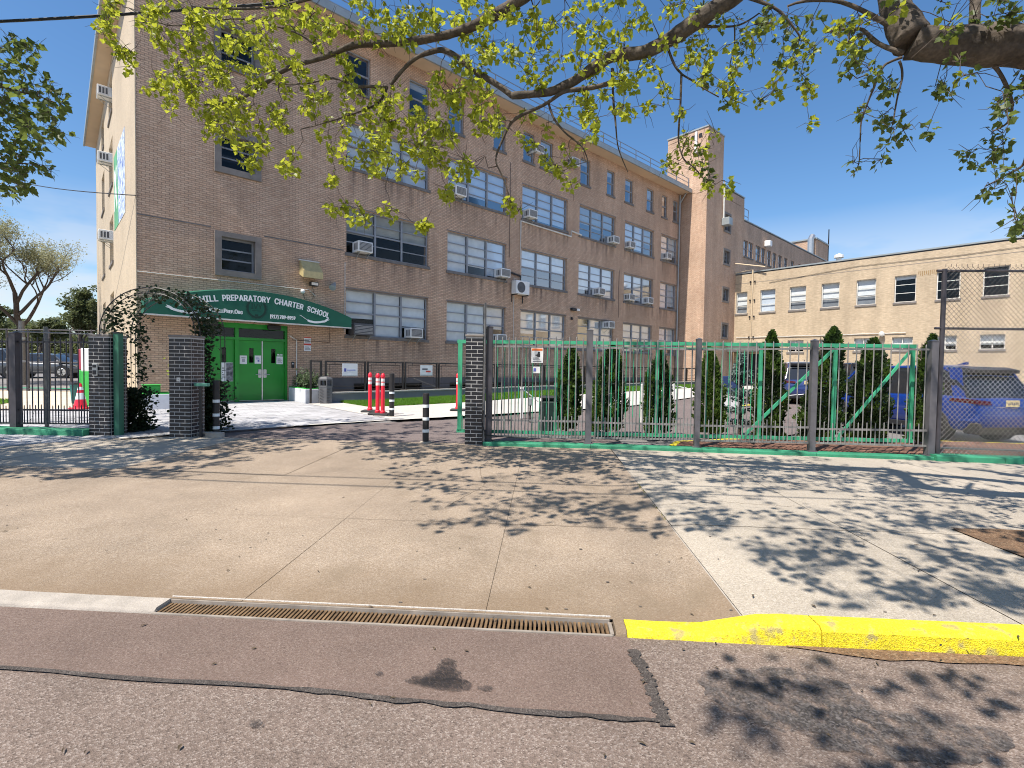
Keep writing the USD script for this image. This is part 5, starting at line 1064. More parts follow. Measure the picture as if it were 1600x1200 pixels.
class Crown:
    """limbs given as polylines; twigs grow from the nearest wood to every leaf cluster"""
    def __init__(self, seed): self.r = np.random.default_rng(seed); self.wood = []; self.nodes = []; self.nr = []; self.LV = []; self.f = None; self.cl = []
    def limb(self, pts, rad, wob=.03, name='limb', n=9):
        p = np.array(pts, float); k = np.linspace(0, len(p) - 1, (len(p) - 1) * 5 + 1)
        from scipy.interpolate import PchipInterpolator
        q = PchipInterpolator(np.arange(len(p)), p)(k); rr = np.interp(k, np.arange(len(p)), rad)
        q = q + (meshkit.fbm(np.stack([q * 2.1, q * 2.1 + 7, q * 2.1 + 13], 1).reshape(-1, 3), 2).reshape(-1, 3) - .5) * wob * 2
        rr = rr * (1 + .34 * (meshkit.noise(q * 6) - .5) + .2 * (meshkit.noise(q * 19) - .5))
        self.wood.append((name, tube(q, rr, n if rr.max() > .02 else 5)))
        self.nodes += list(q); self.nr += list(rr); return q
    def cluster(self, C, nl, size, spread=.09, sag=.06, twig=True, up=.4):
        self.cl.append((np.array(C, float), nl, size, spread, sag, twig, up))
    def grow(self, leaf=LEAF_L):
        N = np.array(self.nodes); R = np.array(self.nr); r = self.r
        order = np.argsort([np.min(np.linalg.norm(N - c[0], axis=1)) for c in self.cl]); tw = []
        for i in order:
            C, nl, size, spread, sag, twig, up = self.cl[i]
            d = np.linalg.norm(N - C, axis=1) + .25 * np.maximum(0, C[2] - N[:, 2]); k = int(np.argmin(d)); A = N[k]; ln = np.linalg.norm(C - A)
            tip = C - A
            if twig and ln > .03:
                m = max(3, int(ln / .09)); t = np.linspace(0, 1, m + 1)[:, None]
                q = A + tip * t + np.array([0, 0, 1.0]) * (.18 * ln * np.sin(np.pi * t) * r.uniform(-.2, 1)) + r.normal(0, .022, (m + 1, 3)) * np.sin(np.pi * t) ** .5
                r0 = min(R[k] * .7, .0035 + .012 * ln); rad = np.linspace(r0, .0032, m + 1)
                tw.append(tube(q, rad, 4, False)); N = np.vstack([N, q[1:]]); R = np.concatenate([R, rad[1:]])
            for _k in range(int(r.integers(1, 4)) if twig else 0):
                dv = r.normal(0, 1, 3) + (tip / max(ln, .05)) * .6; dv[2] -= .2; dv *= r.uniform(.10, .26) / np.linalg.norm(dv); md = C + dv * .5 + r.normal(0, .015, 3); tw.append(tube([C - dv * .1, md, C + dv], [.0034, .0028, .0016], 3, False))
            g = r.normal(0, 1, (nl, 3)); g /= np.linalg.norm(g, axis=1, keepdims=True)
            P = C + g * spread * r.uniform(.2, 1, (nl, 1)); P[:, 2] -= sag * r.random(nl)
            LVv, self.f = leaves(P, size * r.uniform(.55, 1.15, nl), r, leaf, up, g, .35)
            self.LV.append(LVv)
        self.tw = tw
    def build(self, t, mats, wood='bark', nparts=300, split=None, crown='crown'):
        for nm, ms in self.wood: t.part(nm, ms, M[wood], smooth=True)
        t.part('twigs', cat(self.tw), M['twig'], kind='stuff')
        LV = np.concatenate(self.LV); c = LV.mean(1); v = c - EYEP; dpt = v @ FWD
        px, py = FPX * (v @ RIGHT) / np.maximum(dpt, .1), FPX * (v @ UP) / np.maximum(dpt, .1)
        seen = (dpt > .3) & (np.abs(px) < 800) & (np.abs(py) < 600); size = np.linalg.norm(LV.max(1) - LV.min(1), axis=1) / np.maximum(dpt, .1) * seen
        o = np.argsort(-size); near = o[:nparts]; rest = o[nparts:]
        which = (lambda P: np.zeros(len(P), int)) if split is None else split
        w = which(c)
        for j, mt in enumerate(mats):
            k = rest[w[rest] == j]
            if len(k): cp = t.part(crown, join(LV[k], self.f), mt, kind='stuff')
        for i in near: t.part('leaf', (LV[i], self.f), mats[w[i]])
def pt(x, y, D): return at(x, y, D)
def poly(*a): return [pt(*q) for q in a]
# ---- the street tree whose limbs hang over the view
TR = ST.p(4.95, 4.15); TRz = gz(TR)
tree = T('street_tree', 'big plane tree whose limbs and fresh yellow-green leaves hang across the top', 'tree', loc=[TR[0], TR[1], TRz])
cr = Crown(5)
cr.limb([TR + [0, 0, TRz - .1], TR + [.02, 0, TRz + .5], TR + [0, .03, 2.2], TR + [-.06, 0, 3.6]], [.40, .30, .26, .24], .04, 'trunk', 14)
cr.limb([TR + [-.03, 0, 3.2]] + poly((1700, 92, 4.15), (1600, 72, 4.2), (1500, 72, 4.3), (1425, 66, 4.4)), [.22, .17, .155, .15, .15], .03, 'limb', 14)
cr.limb(poly((1425, 66, 4.4), (1405, 20, 4.5), (1375, -60, 4.7), (1330, -160, 4.9), (1260, -130, 4.95), (1180, -35, 5.0), (1120, 12, 5.1), (1085, 35, 5.2), (1045, 62, 5.3), (1000, 82, 5.35), (960, 88, 5.4), (930, 105, 5.45), (890, 130, 5.55), (850, 145, 5.6), (800, 150, 5.7)),
        [.15, .12, .105, .10, .095, .09, .085, .08, .072, .066, .06, .056, .05, .045, .04], .012, 'limb', 12)
cr.limb([TR + [-.05, 0, 3.4], TR + [-.1, .1, 5.0], TR + [-.5, .2, 6.6], TR + [-1.6, .3, 8.4]], [.24, .17, .12, .06], .06, 'limb', 12)
cr.limb([TR + [-.1, 0, 4.6], TR + [-.9, -1.0, 5.6], TR + [-2.2, -2.0, 6.4], TR + [-3.6, -3.0, 6.9]], [.15, .11, .07, .03], .06, 'limb', 10)
cr.limb([TR + [-.3, .1, 5.8], TR + [-1.6, .5, 6.3], TR + [-3.4, .9, 6.6], TR + [-5.4, 1.2, 6.6]], [.12, .09, .06, .025], .06, 'limb', 10)
cr.limb([TR + [0, .05, 3.9], TR + [.8, .9, 5.0], TR + [1.8, 1.8, 5.9]], [.16, .10, .04], .05, 'limb', 10)
BR = [([(800, 150, 5.7), (770, 128, 5.75), (735, 108, 5.8), (712, 88, 5.85), (685, 78, 5.9), (655, 88, 5.95), (630, 108, 6.0), (610, 132, 6.05)], .036, .022),
      ([(1330, -160, 4.9), (1000, -90, 5.3), (860, -30, 5.6), (800, 8, 5.7), (765, 28, 5.75), (737, 42, 5.8), (687, 57, 5.9), (625, 67, 6.0), (560, 70, 6.1), (507, 88, 6.2), (450, 106, 6.3), (400, 140, 6.4), (365, 158, 6.45), (320, 164, 6.5)], .085, .009),
      ([(605, 135, 6.05), (560, 136, 6.1), (520, 122, 6.2), (475, 130, 6.25), (425, 130, 6.3)], .02, .007), ([(605, 135, 6.05), (592, 160, 6.1), (570, 172, 6.15), (525, 186, 6.2), (470, 202, 6.25)], .018, .006),
      ([(592, 160, 6.1), (598, 178, 6.1), (605, 207, 6.1), (608, 250, 6.1), (602, 276, 6.1)], .016, .006), ([(957, 108, 5.4), (957, 130, 5.4), (958, 155, 5.4), (962, 195, 5.4), (965, 225, 5.4), (981, 269, 5.4)], .018, .005),
      ([(1042, 68, 5.3), (1052, 95, 5.3), (1065, 115, 5.25), (1087, 130, 5.2), (1122, 152, 5.2)], .015, .006), ([(1065, 115, 5.25), (1062, 160, 5.25), (1060, 212, 5.25), (1067, 245, 5.2), (1085, 262, 5.2), (1108, 292, 5.2)], .013, .005),
      ([(1080, 42, 5.2), (1115, 42, 5.2), (1147, 41, 5.15), (1185, 20, 5.1)], .016, .007), ([(1147, 41, 5.15), (1147, 70, 5.15), (1140, 105, 5.15), (1155, 140, 5.1)], .009, .004),
      ([(957, 128, 5.4), (930, 136, 5.45), (887, 142, 5.5), (850, 164, 5.6), (800, 190, 5.7), (784, 222, 5.75), (775, 250, 5.75), (786, 277, 5.75), (801, 325, 5.75)], .028, .006), ([(857, 160, 5.6), (866, 185, 5.6), (882, 206, 5.6), (912, 232, 5.55), (919, 252, 5.55)], .016, .006),
      ([(1405, 96, 4.4), (1410, 120, 4.4), (1403, 150, 4.4), (1396, 190, 4.4)], .012, .006), ([(1410, 90, 4.4), (1385, 100, 4.45), (1368, 130, 4.45), (1355, 165, 4.5), (1345, 200, 4.5), (1343, 250, 4.5), (1330, 275, 4.5)], .012, .004),
      ([(1412, 84, 4.4), (1372, 68, 4.5), (1345, 45, 4.6), (1320, 45, 4.6), (1290, 50, 4.7)], .022, .008), ([(1545, 96, 4.25), (1560, 112, 4.25), (1575, 140, 4.25), (1582, 165, 4.25), (1575, 190, 4.25), (1550, 205, 4.3)], .018, .006),
      ([(1600, 120, 4.2), (1610, 200, 4.2), (1600, 255, 4.25), (1570, 275, 4.3), (1540, 290, 4.3)], .016, .006), ([(1520, 46, 4.3), (1525, 0, 4.35), (1535, -80, 4.4)], .045, .03), ([(507, 88, 6.2), (480, 60, 6.2), (430, 40, 6.3), (360, 30, 6.4), (280, 40, 6.5), (200, 12, 6.6)], .016, .006),
      ([(860, -30, 5.6), (700, -40, 5.9), (560, -20, 6.1), (430, 10, 6.3), (300, 10, 6.5)], .04, .01), ([(1000, -90, 5.3), (1100, -30, 5.1), (1220, 20, 4.9), (1250, 60, 4.9)], .03, .008), ([(1420, 60, 4.4), (1375, 30, 4.5), (1300, 0, 4.6), (1230, 10, 4.8)], .03, .01)]
for P_, a, b in BR: cr.limb(poly(*P_), np.linspace(a, b, len(P_)), .012, 'branch', 7)
BLOB = [(165, 15, 22, 3), (170, 40, 18, 2), (240, 20, 25, 3), (280, 40, 45, 8), (350, 30, 45, 8), (430, 30, 45, 9), (500, 40, 40, 7), (300, 100, 45, 8), (370, 100, 45, 9), (440, 90, 35, 6), (250, 130, 25, 3), (200, 85, 18, 3), (330, 150, 45, 7), (400, 165, 40, 6), (275, 150, 30, 4), (350, 205, 32, 6),
        (385, 240, 24, 4), (350, 180, 25, 3), (430, 200, 30, 4), (480, 150, 35, 5), (540, 110, 35, 5), (570, 160, 35, 4), (620, 50, 35, 5), (650, 20, 30, 4), (690, 30, 30, 3), (520, 200, 35, 4), (455, 250, 18, 2), (518, 278, 10, 1), (560, 235, 25, 2), (590, 185, 30, 4), (625, 165, 30, 4), (600, 222, 25, 3), (650, 200, 35, 6), (700, 130, 35, 5), (740, 150, 35, 5),
        (755, 190, 30, 4), (690, 205, 25, 3), (590, 250, 22, 3), (640, 262, 18, 2), (665, 225, 20, 3), (690, 240, 22, 3), (722, 262, 26, 3), (530, 322, 16, 2), (562, 333, 14, 2), (603, 328, 9, 1), (662, 352, 8, 2), (702, 302, 14, 1), (730, 80, 35, 5), (770, 40, 35, 5), (800, 90, 35, 5), (835, 40, 35, 5), (850, 110, 25, 3), (870, 60, 35, 5), (905, 30, 30, 4),
        (920, 90, 30, 4), (955, 50, 30, 4), (830, 200, 26, 4), (800, 325, 12, 1), (795, 320, 10, 1), (870, 250, 22, 3), (905, 170, 24, 3), (930, 150, 28, 4), (920, 205, 26, 4), (885, 275, 16, 1), (860, 265, 16, 1), (960, 150, 22, 2), (990, 110, 32, 5), (1020, 80, 28, 3), (1040, 140, 24, 3), (1010, 150, 22, 2), (985, 165, 14, 1), (1060, 50, 30, 3), (1090, 90, 32, 5), (1110, 40, 32, 4),
        (1125, 120, 28, 4), (1155, 50, 32, 5), (1170, 100, 24, 3), (1148, 150, 18, 3), (1180, 155, 8, 1), (1200, 40, 42, 8), (1240, 60, 38, 7), (1290, 50, 38, 7), (1310, 85, 34, 6), (1340, 30, 34, 5), (1358, 85, 28, 4), (1220, 100, 26, 3), (1268, 108, 24, 3), (1380, 130, 20, 3), (1350, 112, 18, 2), (1342, 170, 12, 2), (1378, 180, 16, 2), (1402, 198, 18, 3), (1445, 198, 8, 1), (1268, 142, 8, 2),
        (1262, 190, 6, 1), (1328, 256, 10, 1), (1370, 252, 8, 1), (1209, 147, 6, 1), (1390, 220, 12, 1), (1455, 125, 22, 2), (1495, 105, 22, 2), (1550, 150, 16, 2), (1580, 175, 18, 2), (1555, 212, 18, 2), (1525, 235, 24, 4), (1560, 250, 20, 3), (1590, 262, 16, 2), (1575, 282, 12, 1), (1530, 292, 8, 1), (1578, 335, 16, 2), (1595, 350, 10, 2), (1590, 130, 16, 2), (1480, 25, 26, 4), (1545, 20, 26, 4), (1590, 20, 26, 4), (1470, 140, 10, 1),
        (1090, 240, 18, 4), (1080, 215, 14, 2), (1105, 262, 14, 3), (1108, 290, 9, 2), (1050, 258, 15, 3), (1060, 238, 9, 1), (1058, 182, 10, 2), (1130, 148, 14, 1), (1120, 208, 6, 1), (1140, 293, 9, 2), (1000, 30, 30, 4), (570, 20, 35, 5), (1060, 5, 30, 4), (740, 10, 30, 3), (1395, -20, 40, 5), (940, 0, 30, 4)]
_bx = np.array([q[0] for p, _, _ in BR for q in p]); _bd = np.array([q[2] for p, _, _ in BR for q in p])
for (x, y, rad, n) in BLOB:
    D0 = float(np.interp(x, [160, 400, 620, 800, 1000, 1200, 1400, 1600], [6.6, 6.35, 6.0, 5.7, 5.35, 4.95, 4.45, 4.2]))
    n2 = max(1, int(round(n * (2.6 if x < 760 else 1.6 if x < 1000 else 1.15 if x < 1180 else .85))))
    for k in range(n2):
        a, q = cr.r.uniform(0, 2 * np.pi), math.sqrt(cr.r.random()) * rad
        D = D0 + cr.r.normal(0, .38 if rad > 12 else .1)
        cr.cluster(pt(x + q * math.cos(a), y + q * math.sin(a), D), int(cr.r.integers(10, 18)), .066 if x < 1000 else .056, .066, .06)
# the upper crown beyond the frame, over the pavement and the road
ncl = 0
while ncl < 1500:
    z = 4.0 + 5.0 * cr.r.random() ** 1.5; C = np.array([cr.r.uniform(-4.0, 7.5), cr.r.uniform(-2.0, 7.2), z])
    dsh = C[:2] - SUN[:2] / SUN[2] * z
    q = ST.inv([*dsh, 0]); v = C - EYEP; dp = v @ FWD
    if dp > 0 and abs(FPX * (v @ RIGHT) / dp) < 830 and FPX * (v @ UP) / dp < 640: continue
    w = meshkit.noise(np.array([[C[0] * .8, C[1] * .8, z * .8]]))[0]
    if q[0] < (.75 if q[1] < 2.6 else 3.0 if q[1] < 3.2 else 1.75 if q[1] < 4.5 else -1.5 - .25 * (q[1] - 5)): continue
    if w < .5: continue
    cr.cluster(C, int(cr.r.integers(7, 12)), .105, .17, .08); ncl += 1
cr.grow()
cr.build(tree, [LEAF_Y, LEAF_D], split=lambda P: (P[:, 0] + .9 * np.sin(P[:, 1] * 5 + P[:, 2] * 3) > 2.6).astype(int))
# ---- the neighbouring street tree at the left, mostly outside the view
T2 = ST.p(-11.3, 3.6); z2 = gz(T2)
tree2 = T('street_tree', 'darker leafy street tree reaching in at the upper left edge', 'tree', loc=[T2[0], T2[1], z2])
c2 = Crown(9)
c2.limb([T2 + [0, 0, z2 - .1], T2 + [0, .02, 1.0], T2 + [.05, .05, 2.6], T2 + [.1, .1, 4.4], T2 + [0, .3, 6.4], T2 + [.2, .5, 8.2]], [.36, .27, .24, .2, .13, .05], .05, 'trunk', 12)
c2.limb([T2 + [.05, .05, 3.4]] + poly((-60, 175, 6.6), (0, 135, 6.9), (45, 148, 7.0), (85, 160, 7.0)), [.09, .035, .016, .010, .006], .03, 'limb', 8)
c2.limb([T2 + [.05, .05, 3.0]] + poly((-70, 260, 6.6), (-10, 250, 6.9), (30, 255, 7.0), (60, 258, 7.0)), [.08, .032, .014, .010, .006], .03, 'limb', 8)
for k in range(7):
    a = .9 * k + .4; L_ = c2.r.uniform(2.0, 3.6)
    c2.limb([T2 + [0, .1, 3.6 + k * .6], T2 + [L_ * .5 * math.cos(a), L_ * .5 * math.sin(a), 4.6 + k * .6], T2 + [L_ * math.cos(a), L_ * math.sin(a), 5.2 + k * .62]], [.10, .06, .02], .05, 'limb', 7)
for (x, y, rad, n) in [(20, 80, 25, 5), (50, 75, 18, 3), (10, 120, 30, 6), (55, 120, 28, 6), (30, 160, 35, 8), (80, 150, 20, 4), (90, 140, 14, 2), (20, 200, 35, 8), (65, 195, 26, 5), (85, 208, 14, 3), (15, 235, 25, 5), (40, 255, 30, 6), (75, 258, 10, 2), (10, 285, 28, 6), (30, 275, 20, 4), (60, 225, 15, 2), (-30, 150, 60, 12), (-40, 250, 60, 10), (80, 180, 12, 2), (5, 60, 15, 2)]:
    for k in range(int(n * 1.5)):
        a, q = c2.r.uniform(0, 2 * np.pi), math.sqrt(c2.r.random()) * rad
        c2.cluster(pt(x + q * math.cos(a), y + q * math.sin(a), 7.0 + c2.r.normal(0, .4)), int(c2.r.integers(5, 9)), .10, .09, .06)
ncl = 0
while ncl < 1400:
    C = np.array([c2.r.normal(T2[0] + 2.4, 2.1), c2.r.normal(T2[1] + 1.7, 2.3), c2.r.uniform(3.8, 9.0)]); v = C - EYEP; dp = v @ FWD
    if dp > 0 and abs(FPX * (v @ RIGHT) / dp) < 840 and abs(FPX * (v @ UP) / dp) < 640: continue
    q = ST.inv([*(C[:2] - SUN[:2] / SUN[2] * C[2]), 0])
    if q[1] < 5.4 + .25 * max(0, q[0] + 7): continue
    if q[0] > -4.3 + .2 * (q[1] - 7) and q[1] < 9: continue
    if meshkit.noise(C[None] * .9)[0] < .42: continue
    c2.cluster(C, int(c2.r.integers(7, 12)), .115, .15, .08); ncl += 1
c2.grow(); c2.build(tree2, [LEAF_D], nparts=120)

# ---- background trees seen over the left fence
def far_tree(label, P, H, spread, mat, n, leafsz, seed, trunk=.22, name='background_tree', bare=.0, first=.25, group=None, wob=.25):
    r = np.random.default_rng(seed); t = T(name, label, 'tree', group, loc=P); P = np.asarray(P, float); wood, tips = [], []
    def br(A, d, ln, rad, lev):
        m = 5; q = [A]; dd = d / np.linalg.norm(d)
        for k in range(m): dd = dd + r.normal(0, wob * .35, 3) + [0, 0, .05]; dd /= np.linalg.norm(dd); q.append(q[-1] + dd * ln / m)
        wood.append(tube(q, np.linspace(rad, rad * .55, m + 1), 6 if lev < 2 else 3, False))
        if lev >= 5 or ln < .25: tips.extend(q[2:]); return
        for k in range((5, 3, 3, 3, 2)[lev]):
            a = r.uniform(0, 2 * np.pi); o = np.array([math.cos(a), math.sin(a), r.uniform(.25, 1.05)]) * spread
            br(q[-1 - int(r.integers(0, 4))], dd * .6 + o, ln * r.uniform(.46, .86), rad * .52, lev + 1)
    wood.append(tube([P, P + [0, 0, H * first * .5], P + [.05, 0, H * first]], [trunk * 1.25, trunk, trunk * .85], 9)); br(P + [.05, 0, H * first], np.array([0, 0, 1.0]), H * .26, trunk * .8, 0)
    t.part('trunk', wood[0], M['bark']); t.part('branches', cat(wood[1:]), M['twig'], kind='stuff')
    tp = np.array(tips); C = tp[r.integers(0, len(tp), n)] + r.normal(0, .16, (n, 3)); C = C[r.random(n) > bare]
    LV, f = leaves(C, leafsz * r.uniform(.6, 1.2, len(C)), r, LEAF_S, .3); t.part('crown', join(LV, f), mat, kind='stuff'); return t
GL = lambda x, D: np.array([at(x, 600, D)[0], D, .2])
far_tree('half-bare spreading tree with pale buds behind the left fence', GL(35, 27), 12.0, 1.25, LEAF_P, 13000, .085, 3, .22, first=.16)
far_tree('tall budding tree cut by the left edge of the view', GL(-70, 24), 12.5, 1.2, LEAF_P, 12000, .09, 8, .22, first=.16)
far_tree('yellow-green rounded tree just left of the school corner', GL(128, 46), 9.0, 1.0, HEDGE, 9000, .24, 4, .2, first=.2)
far_tree('grey-green tree in the row behind the parked cars', GL(60, 55), 8.5, 1.1, HEDGE, 8000, .28, 12, .2, first=.18)
far_tree('broad olive tree in the row behind the parked cars at the far left', GL(-20, 50), 8.5, 1.2, HEDGE, 8000, .28, 14, .2, first=.18)
r = np.random.default_rng(40); n = 26000
hx = r.uniform(-75, -32, n); hy = 62 + r.normal(0, 1.5, n); hz = .2 + 6.0 * r.random(n) ** .8 * (.65 + .5 * meshkit.noise(np.stack([hx * .25, hx * 0, hx * 0], 1)))
LV, f = leaves(np.stack([hx, hy, hz], 1), .45 * r.uniform(.6, 1.2, n), r, LEAF_S, .3); single('distant_trees', join(LV, f), HEDGE, 'line of grey-green trees closing the street behind the left fence', 'trees', kind='stuff')

# ---- columnar evergreens behind the long fence
def thuja(label, P, H, w, seed, mat=None, lop=0.0, group='columnar evergreens behind the long fence'):
    r = np.random.default_rng(seed); t = T('columnar_evergreen', label, 'evergreen', group, loc=P); n = int(4800 * H * w / .9)
    t.part('trunk', tube([np.array(P) + [0, 0, -.05], np.array(P) + [0, 0, H * .5], np.array(P) + [0, 0, H * .93]], [.035, .025, .006], 6), M['twig'])
    h = r.random(n) ** 1.15; prof = np.minimum(1, .80 + .9 * h) * (1 - h ** 2.6) ** .75 * (w / 2)
    a = r.uniform(0, 2 * np.pi, n); k = meshkit.fbm(np.stack([np.cos(a) * 1.5, np.sin(a) * 1.5, h * 6 + seed], 1), 3)
    C_lean = r.normal(0, .05, 2); rr = prof * (.25 + 1.25 * k) * (r.random(n) ** .3); C = np.array(P) + np.stack([rr * np.cos(a) + C_lean[0] * h * H, rr * np.sin(a) + C_lean[1] * h * H, .06 + h * (H - .06) * (1 + .05 * (k - .5))], 1)
    d = np.stack([np.cos(a) * .55, np.sin(a) * .55, np.full(n, .85)], 1); d /= np.linalg.norm(d, axis=1, keepdims=True)
    LV, f = leaves(C, .062 * r.uniform(.6, 1.3, n), r, LEAF_S, .1, d)
    m1 = (k < (.5, .58, .62, .54)[seed % 4]); t.part('foliage', join(LV[m1], f), THUJA if mat is None else mat, kind='stuff'); 
    if (~m1).any(): t.part('foliage_tips', join(LV[~m1], f), THUJA_B, kind='stuff')
    return t
for k, (x, D, ty, w, mt, lab) in enumerate([(886, 10.4, 545, .50, None, 'dark columnar evergreen beside the green utility box'), (950, 10.3, 540, .56, None, 'dark columnar evergreen just right of the first tall grey fence post'), (1031, 10.2, 549, .52, None, 'dark columnar evergreen behind the second green gate stile'),
        (1113, 10.3, 545, .46, THUJA_B, 'bright green columnar evergreen right of the middle grey fence post'), (1204, 10.0, 520, .54, None, 'tall dark columnar evergreen right of the blue spruce'), (1280, 9.9, 514, .62, None, 'tallest columnar evergreen, hidden by a grey post and gate brace'), (1355, 9.9, 531, .62, None, 'broad columnar evergreen behind the right gate brace'), (1438, 9.8, 524, .48, None, 'last columnar evergreen at the right, by the end fence post')]):
    P = at(x, 600, D); P[2] = gz(P) + .05; top = at(x, ty, D)[2]
    thuja(lab, P, top - P[2], w * (1.22, 1.3, 1.15, 1.4, 1.2, 1.3, 1.35, 1.15)[k], 60 + k, mt)
P = at(958, 600, 10.25); 
for k, (x, D, h_, w) in enumerate([(932, 10.0, .95, .22), (1015, 9.9, 1.25, .16)]):
    P = at(x, 600, D); P[2] = gz(P) + .05; thuja(('small bright evergreen at the foot of the first tall post', 'slim bright evergreen shoot left of the second gate stile')[k], P, h_, w, 90 + k, THUJA_B, group=None)
# blue spruce
P = at(1158, 600, 10.6); P[2] = gz(P) + .05; r = np.random.default_rng(77)
sp = T('blue_spruce', 'small blue-grey spruce between two columnar evergreens', 'spruce', loc=P)
sp.part('trunk', tube([P, P + [0, 0, 1.6]], [.04, .01], 6), M['twig']); bs, NE = [], []
for k in range(70):
    h = r.random() ** .9; a = r.uniform(0, 2 * np.pi); ln = (1 - h) * .52 + .08; A = P + [0, 0, .1 + 1.6 * h]; B = A + np.array([math.cos(a) * ln, math.sin(a) * ln, .12 * ln]); bs.append(tube([A, (A + B) / 2 - [0, 0, .02], B], [.008, .006, .003], 4, False))
    q = r.random(70)[:, None]; NE.append(A + (B - A) * q + r.normal(0, .018, (70, 3)))
NE = np.concatenate(NE); LV, f = leaves(NE, .05 * r.uniform(.7, 1.2, len(NE)), r, LEAF_S, .3); sp.part('branches', cat(bs), M['twig'], kind='stuff'); sp.part('needles', join(LV, f), SPRUCE, kind='stuff')
# low bush far behind
P = FR.p(7.0, -1.2, gz(FR.p(7.0, -1.2))); r = np.random.default_rng(5); n = 5000
bu = T('yellow_hedge', 'yellow-green flowering hedge at the foot of the brick wing', 'hedge', loc=P); C = P + np.stack([r.normal(0, 1, n) * (FR.ex[0] * 1.3), r.normal(0, 1, n) * (FR.ex[1] * 1.3), r.random(n) * 1.7], 1); C[:, :2] += r.normal(0, .35, (n, 2))
LV, f = leaves(C, .11, r, LEAF_S, .3); bu.part('stem', tube([P, P + [0, 0, 1.2]], [.05, .02], 5), M['twig']); bu.part('foliage', join(LV, f), SHRUB_Y, kind='stuff')
# planter plants
def bush(name, label, P, H, w, mat, n, sz, seed, leaf=LEAF_S, stems=7, top=0.0, up=.3):
    r = np.random.default_rng(seed); t = T(name, label, 'shrub', loc=P); P = np.asarray(P, float); tips, st_ = [], []
    for k in range(stems):
        a = r.uniform(0, 2 * np.pi); q = [P, P + [.25 * w * math.cos(a), .25 * w * math.sin(a), H * .45], P + np.array([w * .5 * math.cos(a) * r.random(), w * .5 * math.sin(a) * r.random(), H * r.uniform(.75, 1)])]
        st_.append(tube(q, [.014, .010, .004], 5, False)); tips.append(q)
    for s in st_: t.part('stem', s, M['twig'])
    tp = np.array(tips); i = r.integers(0, stems, n); u = top + (1 - top) * r.random(n)[:, None]
    C = np.where(u < .5, tp[i, 0] + (tp[i, 1] - tp[i, 0]) * u * 2, tp[i, 1] + (tp[i, 2] - tp[i, 1]) * (u * 2 - 1)) + r.normal(0, w * .14, (n, 3))
    LV, f = leaves(C, sz * r.uniform(.6, 1.2, n), r, leaf, up); t.part('foliage', join(LV, f), mat, kind='stuff'); return t
bush('planter_shrub', 'yellow-green tufted shrub in the left planter', FA.p(.85, 1.35, .58), 1.05, .55, SHRUB_Y, 900, .075, 3, top=.55)
bush('planter_shrub', 'pale leafy foot plants in the left planter', FA.p(1.0, 1.30, .58), .55, .55, SHRUB_G, 400, .07, 4)
bush('planter_shrub', 'grey-green shrub with pointed leaves in the right planter', FA.p(4.78, 1.2, .66), .62, .75, SHRUB_G, 700, .10, 5)
bush('planter_shrub', 'low dark plant at the back of the right planter', FA.p(4.75, .55, .66), .5, .6, SHRUB_G, 400, .09, 6)
# ---- garden arch with vines behind the two left pillars
AT = FT + .42
ga = T('garden_arch', 'dark metal garden arch overgrown with a climbing vine', 'garden arch', loc=ST.p(-5.5, AT, .1))
sa, sb = s_at(156, AT), s_at(313, AT); zc = z_at(235, 520, AT); zt = z_at(215, 449, AT); cx = (sa + sb) / 2; rx = (sb - sa) / 2
def arch_pts(inset, t, n=22):
    a = np.linspace(np.pi, 0, n); p = [(cx + (rx - inset) * math.cos(q), t, zc + (zt - zc - inset) * math.sin(q)) for q in a]
    return [(p[0][0], t, .1)] + p + [(p[-1][0], t, .1)]
for t_ in (AT, AT + .75):
    ga.part('hoop', ST(tube(arch_pts(0, t_), .011, 6)), M['black_rail']); ga.part('hoop', ST(tube(arch_pts(.10, t_), .009, 6)), M['black_rail'])
    a0, a1 = arch_pts(0, t_, 13), arch_pts(.10, t_, 13)
    for p, q in zip(a0[1:-1], a1[1:-1]): ga.part('tie', ST(tube([p, q], .006, 4)), M['black_rail'])
ap = arch_pts(.05, AT, 13)
for p in ap: ga.part('crossbar', ST(tube([(p[0], AT, p[2] if p[2] > .3 else 1.2), (p[0], AT + .75, p[2] if p[2] > .3 else 1.2)], .006, 4)), M['black_rail'])
r = np.random.default_rng(21)
vn = T('climbing_vine', 'dark ivy climbing both legs of the garden arch', 'vine', loc=ST.p(-5.5, AT, .1))
C, stt = [], []
def vine_leg(s, t, h0, h1, n, w, dens=1.0):
    q = np.stack([s + r.normal(0, w, n), t + r.normal(0, w + .05, n), h0 + (h1 - h0) * r.random(n) ** dens], 1); C.append(q)
vine_leg(sa + .36, AT + .2, .15, 1.0, 1300, .10, 1.1); vine_leg(sa + .30, AT + .05, .5, zc + .5, 520, .065); vine_leg(sa + .66, AT + .2, .15, 1.0, 900, .09, 1.4); vine_leg(sa + .70, AT + .2, .6, 2.5, 330, .045)
vine_leg(sb - .06, AT + .3, .15, 1.15, 2300, .15, 1.1); vine_leg(sb - .05, AT + .15, .9, zc + .3, 750, .075); vine_leg(sb - .3, AT + .6, .15, 1.0, 500, .1)
for k in range(800):
    a = r.uniform(.05, 1.0) * np.pi if r.random() < .7 else r.uniform(.0, .5) * np.pi; i = r.uniform(-.03, .14)
    C.append(np.array([[cx + (rx - i) * math.cos(a), AT + r.uniform(-.05, .8), zc + (zt - zc - i) * math.sin(a) + r.normal(0, .03) - .1 * (r.random() < .2)]]))
C = np.concatenate(C); C[:, 2] = np.maximum(C[:, 2], .17); w_ = ST((C, np.zeros((0, 3), int)))[0]
LV, f = leaves(w_, .068 * r.uniform(.5, 1.2, len(w_)), r, LEAF_L, .25); vn.part('foliage', join(LV, f), VINE, kind='stuff')
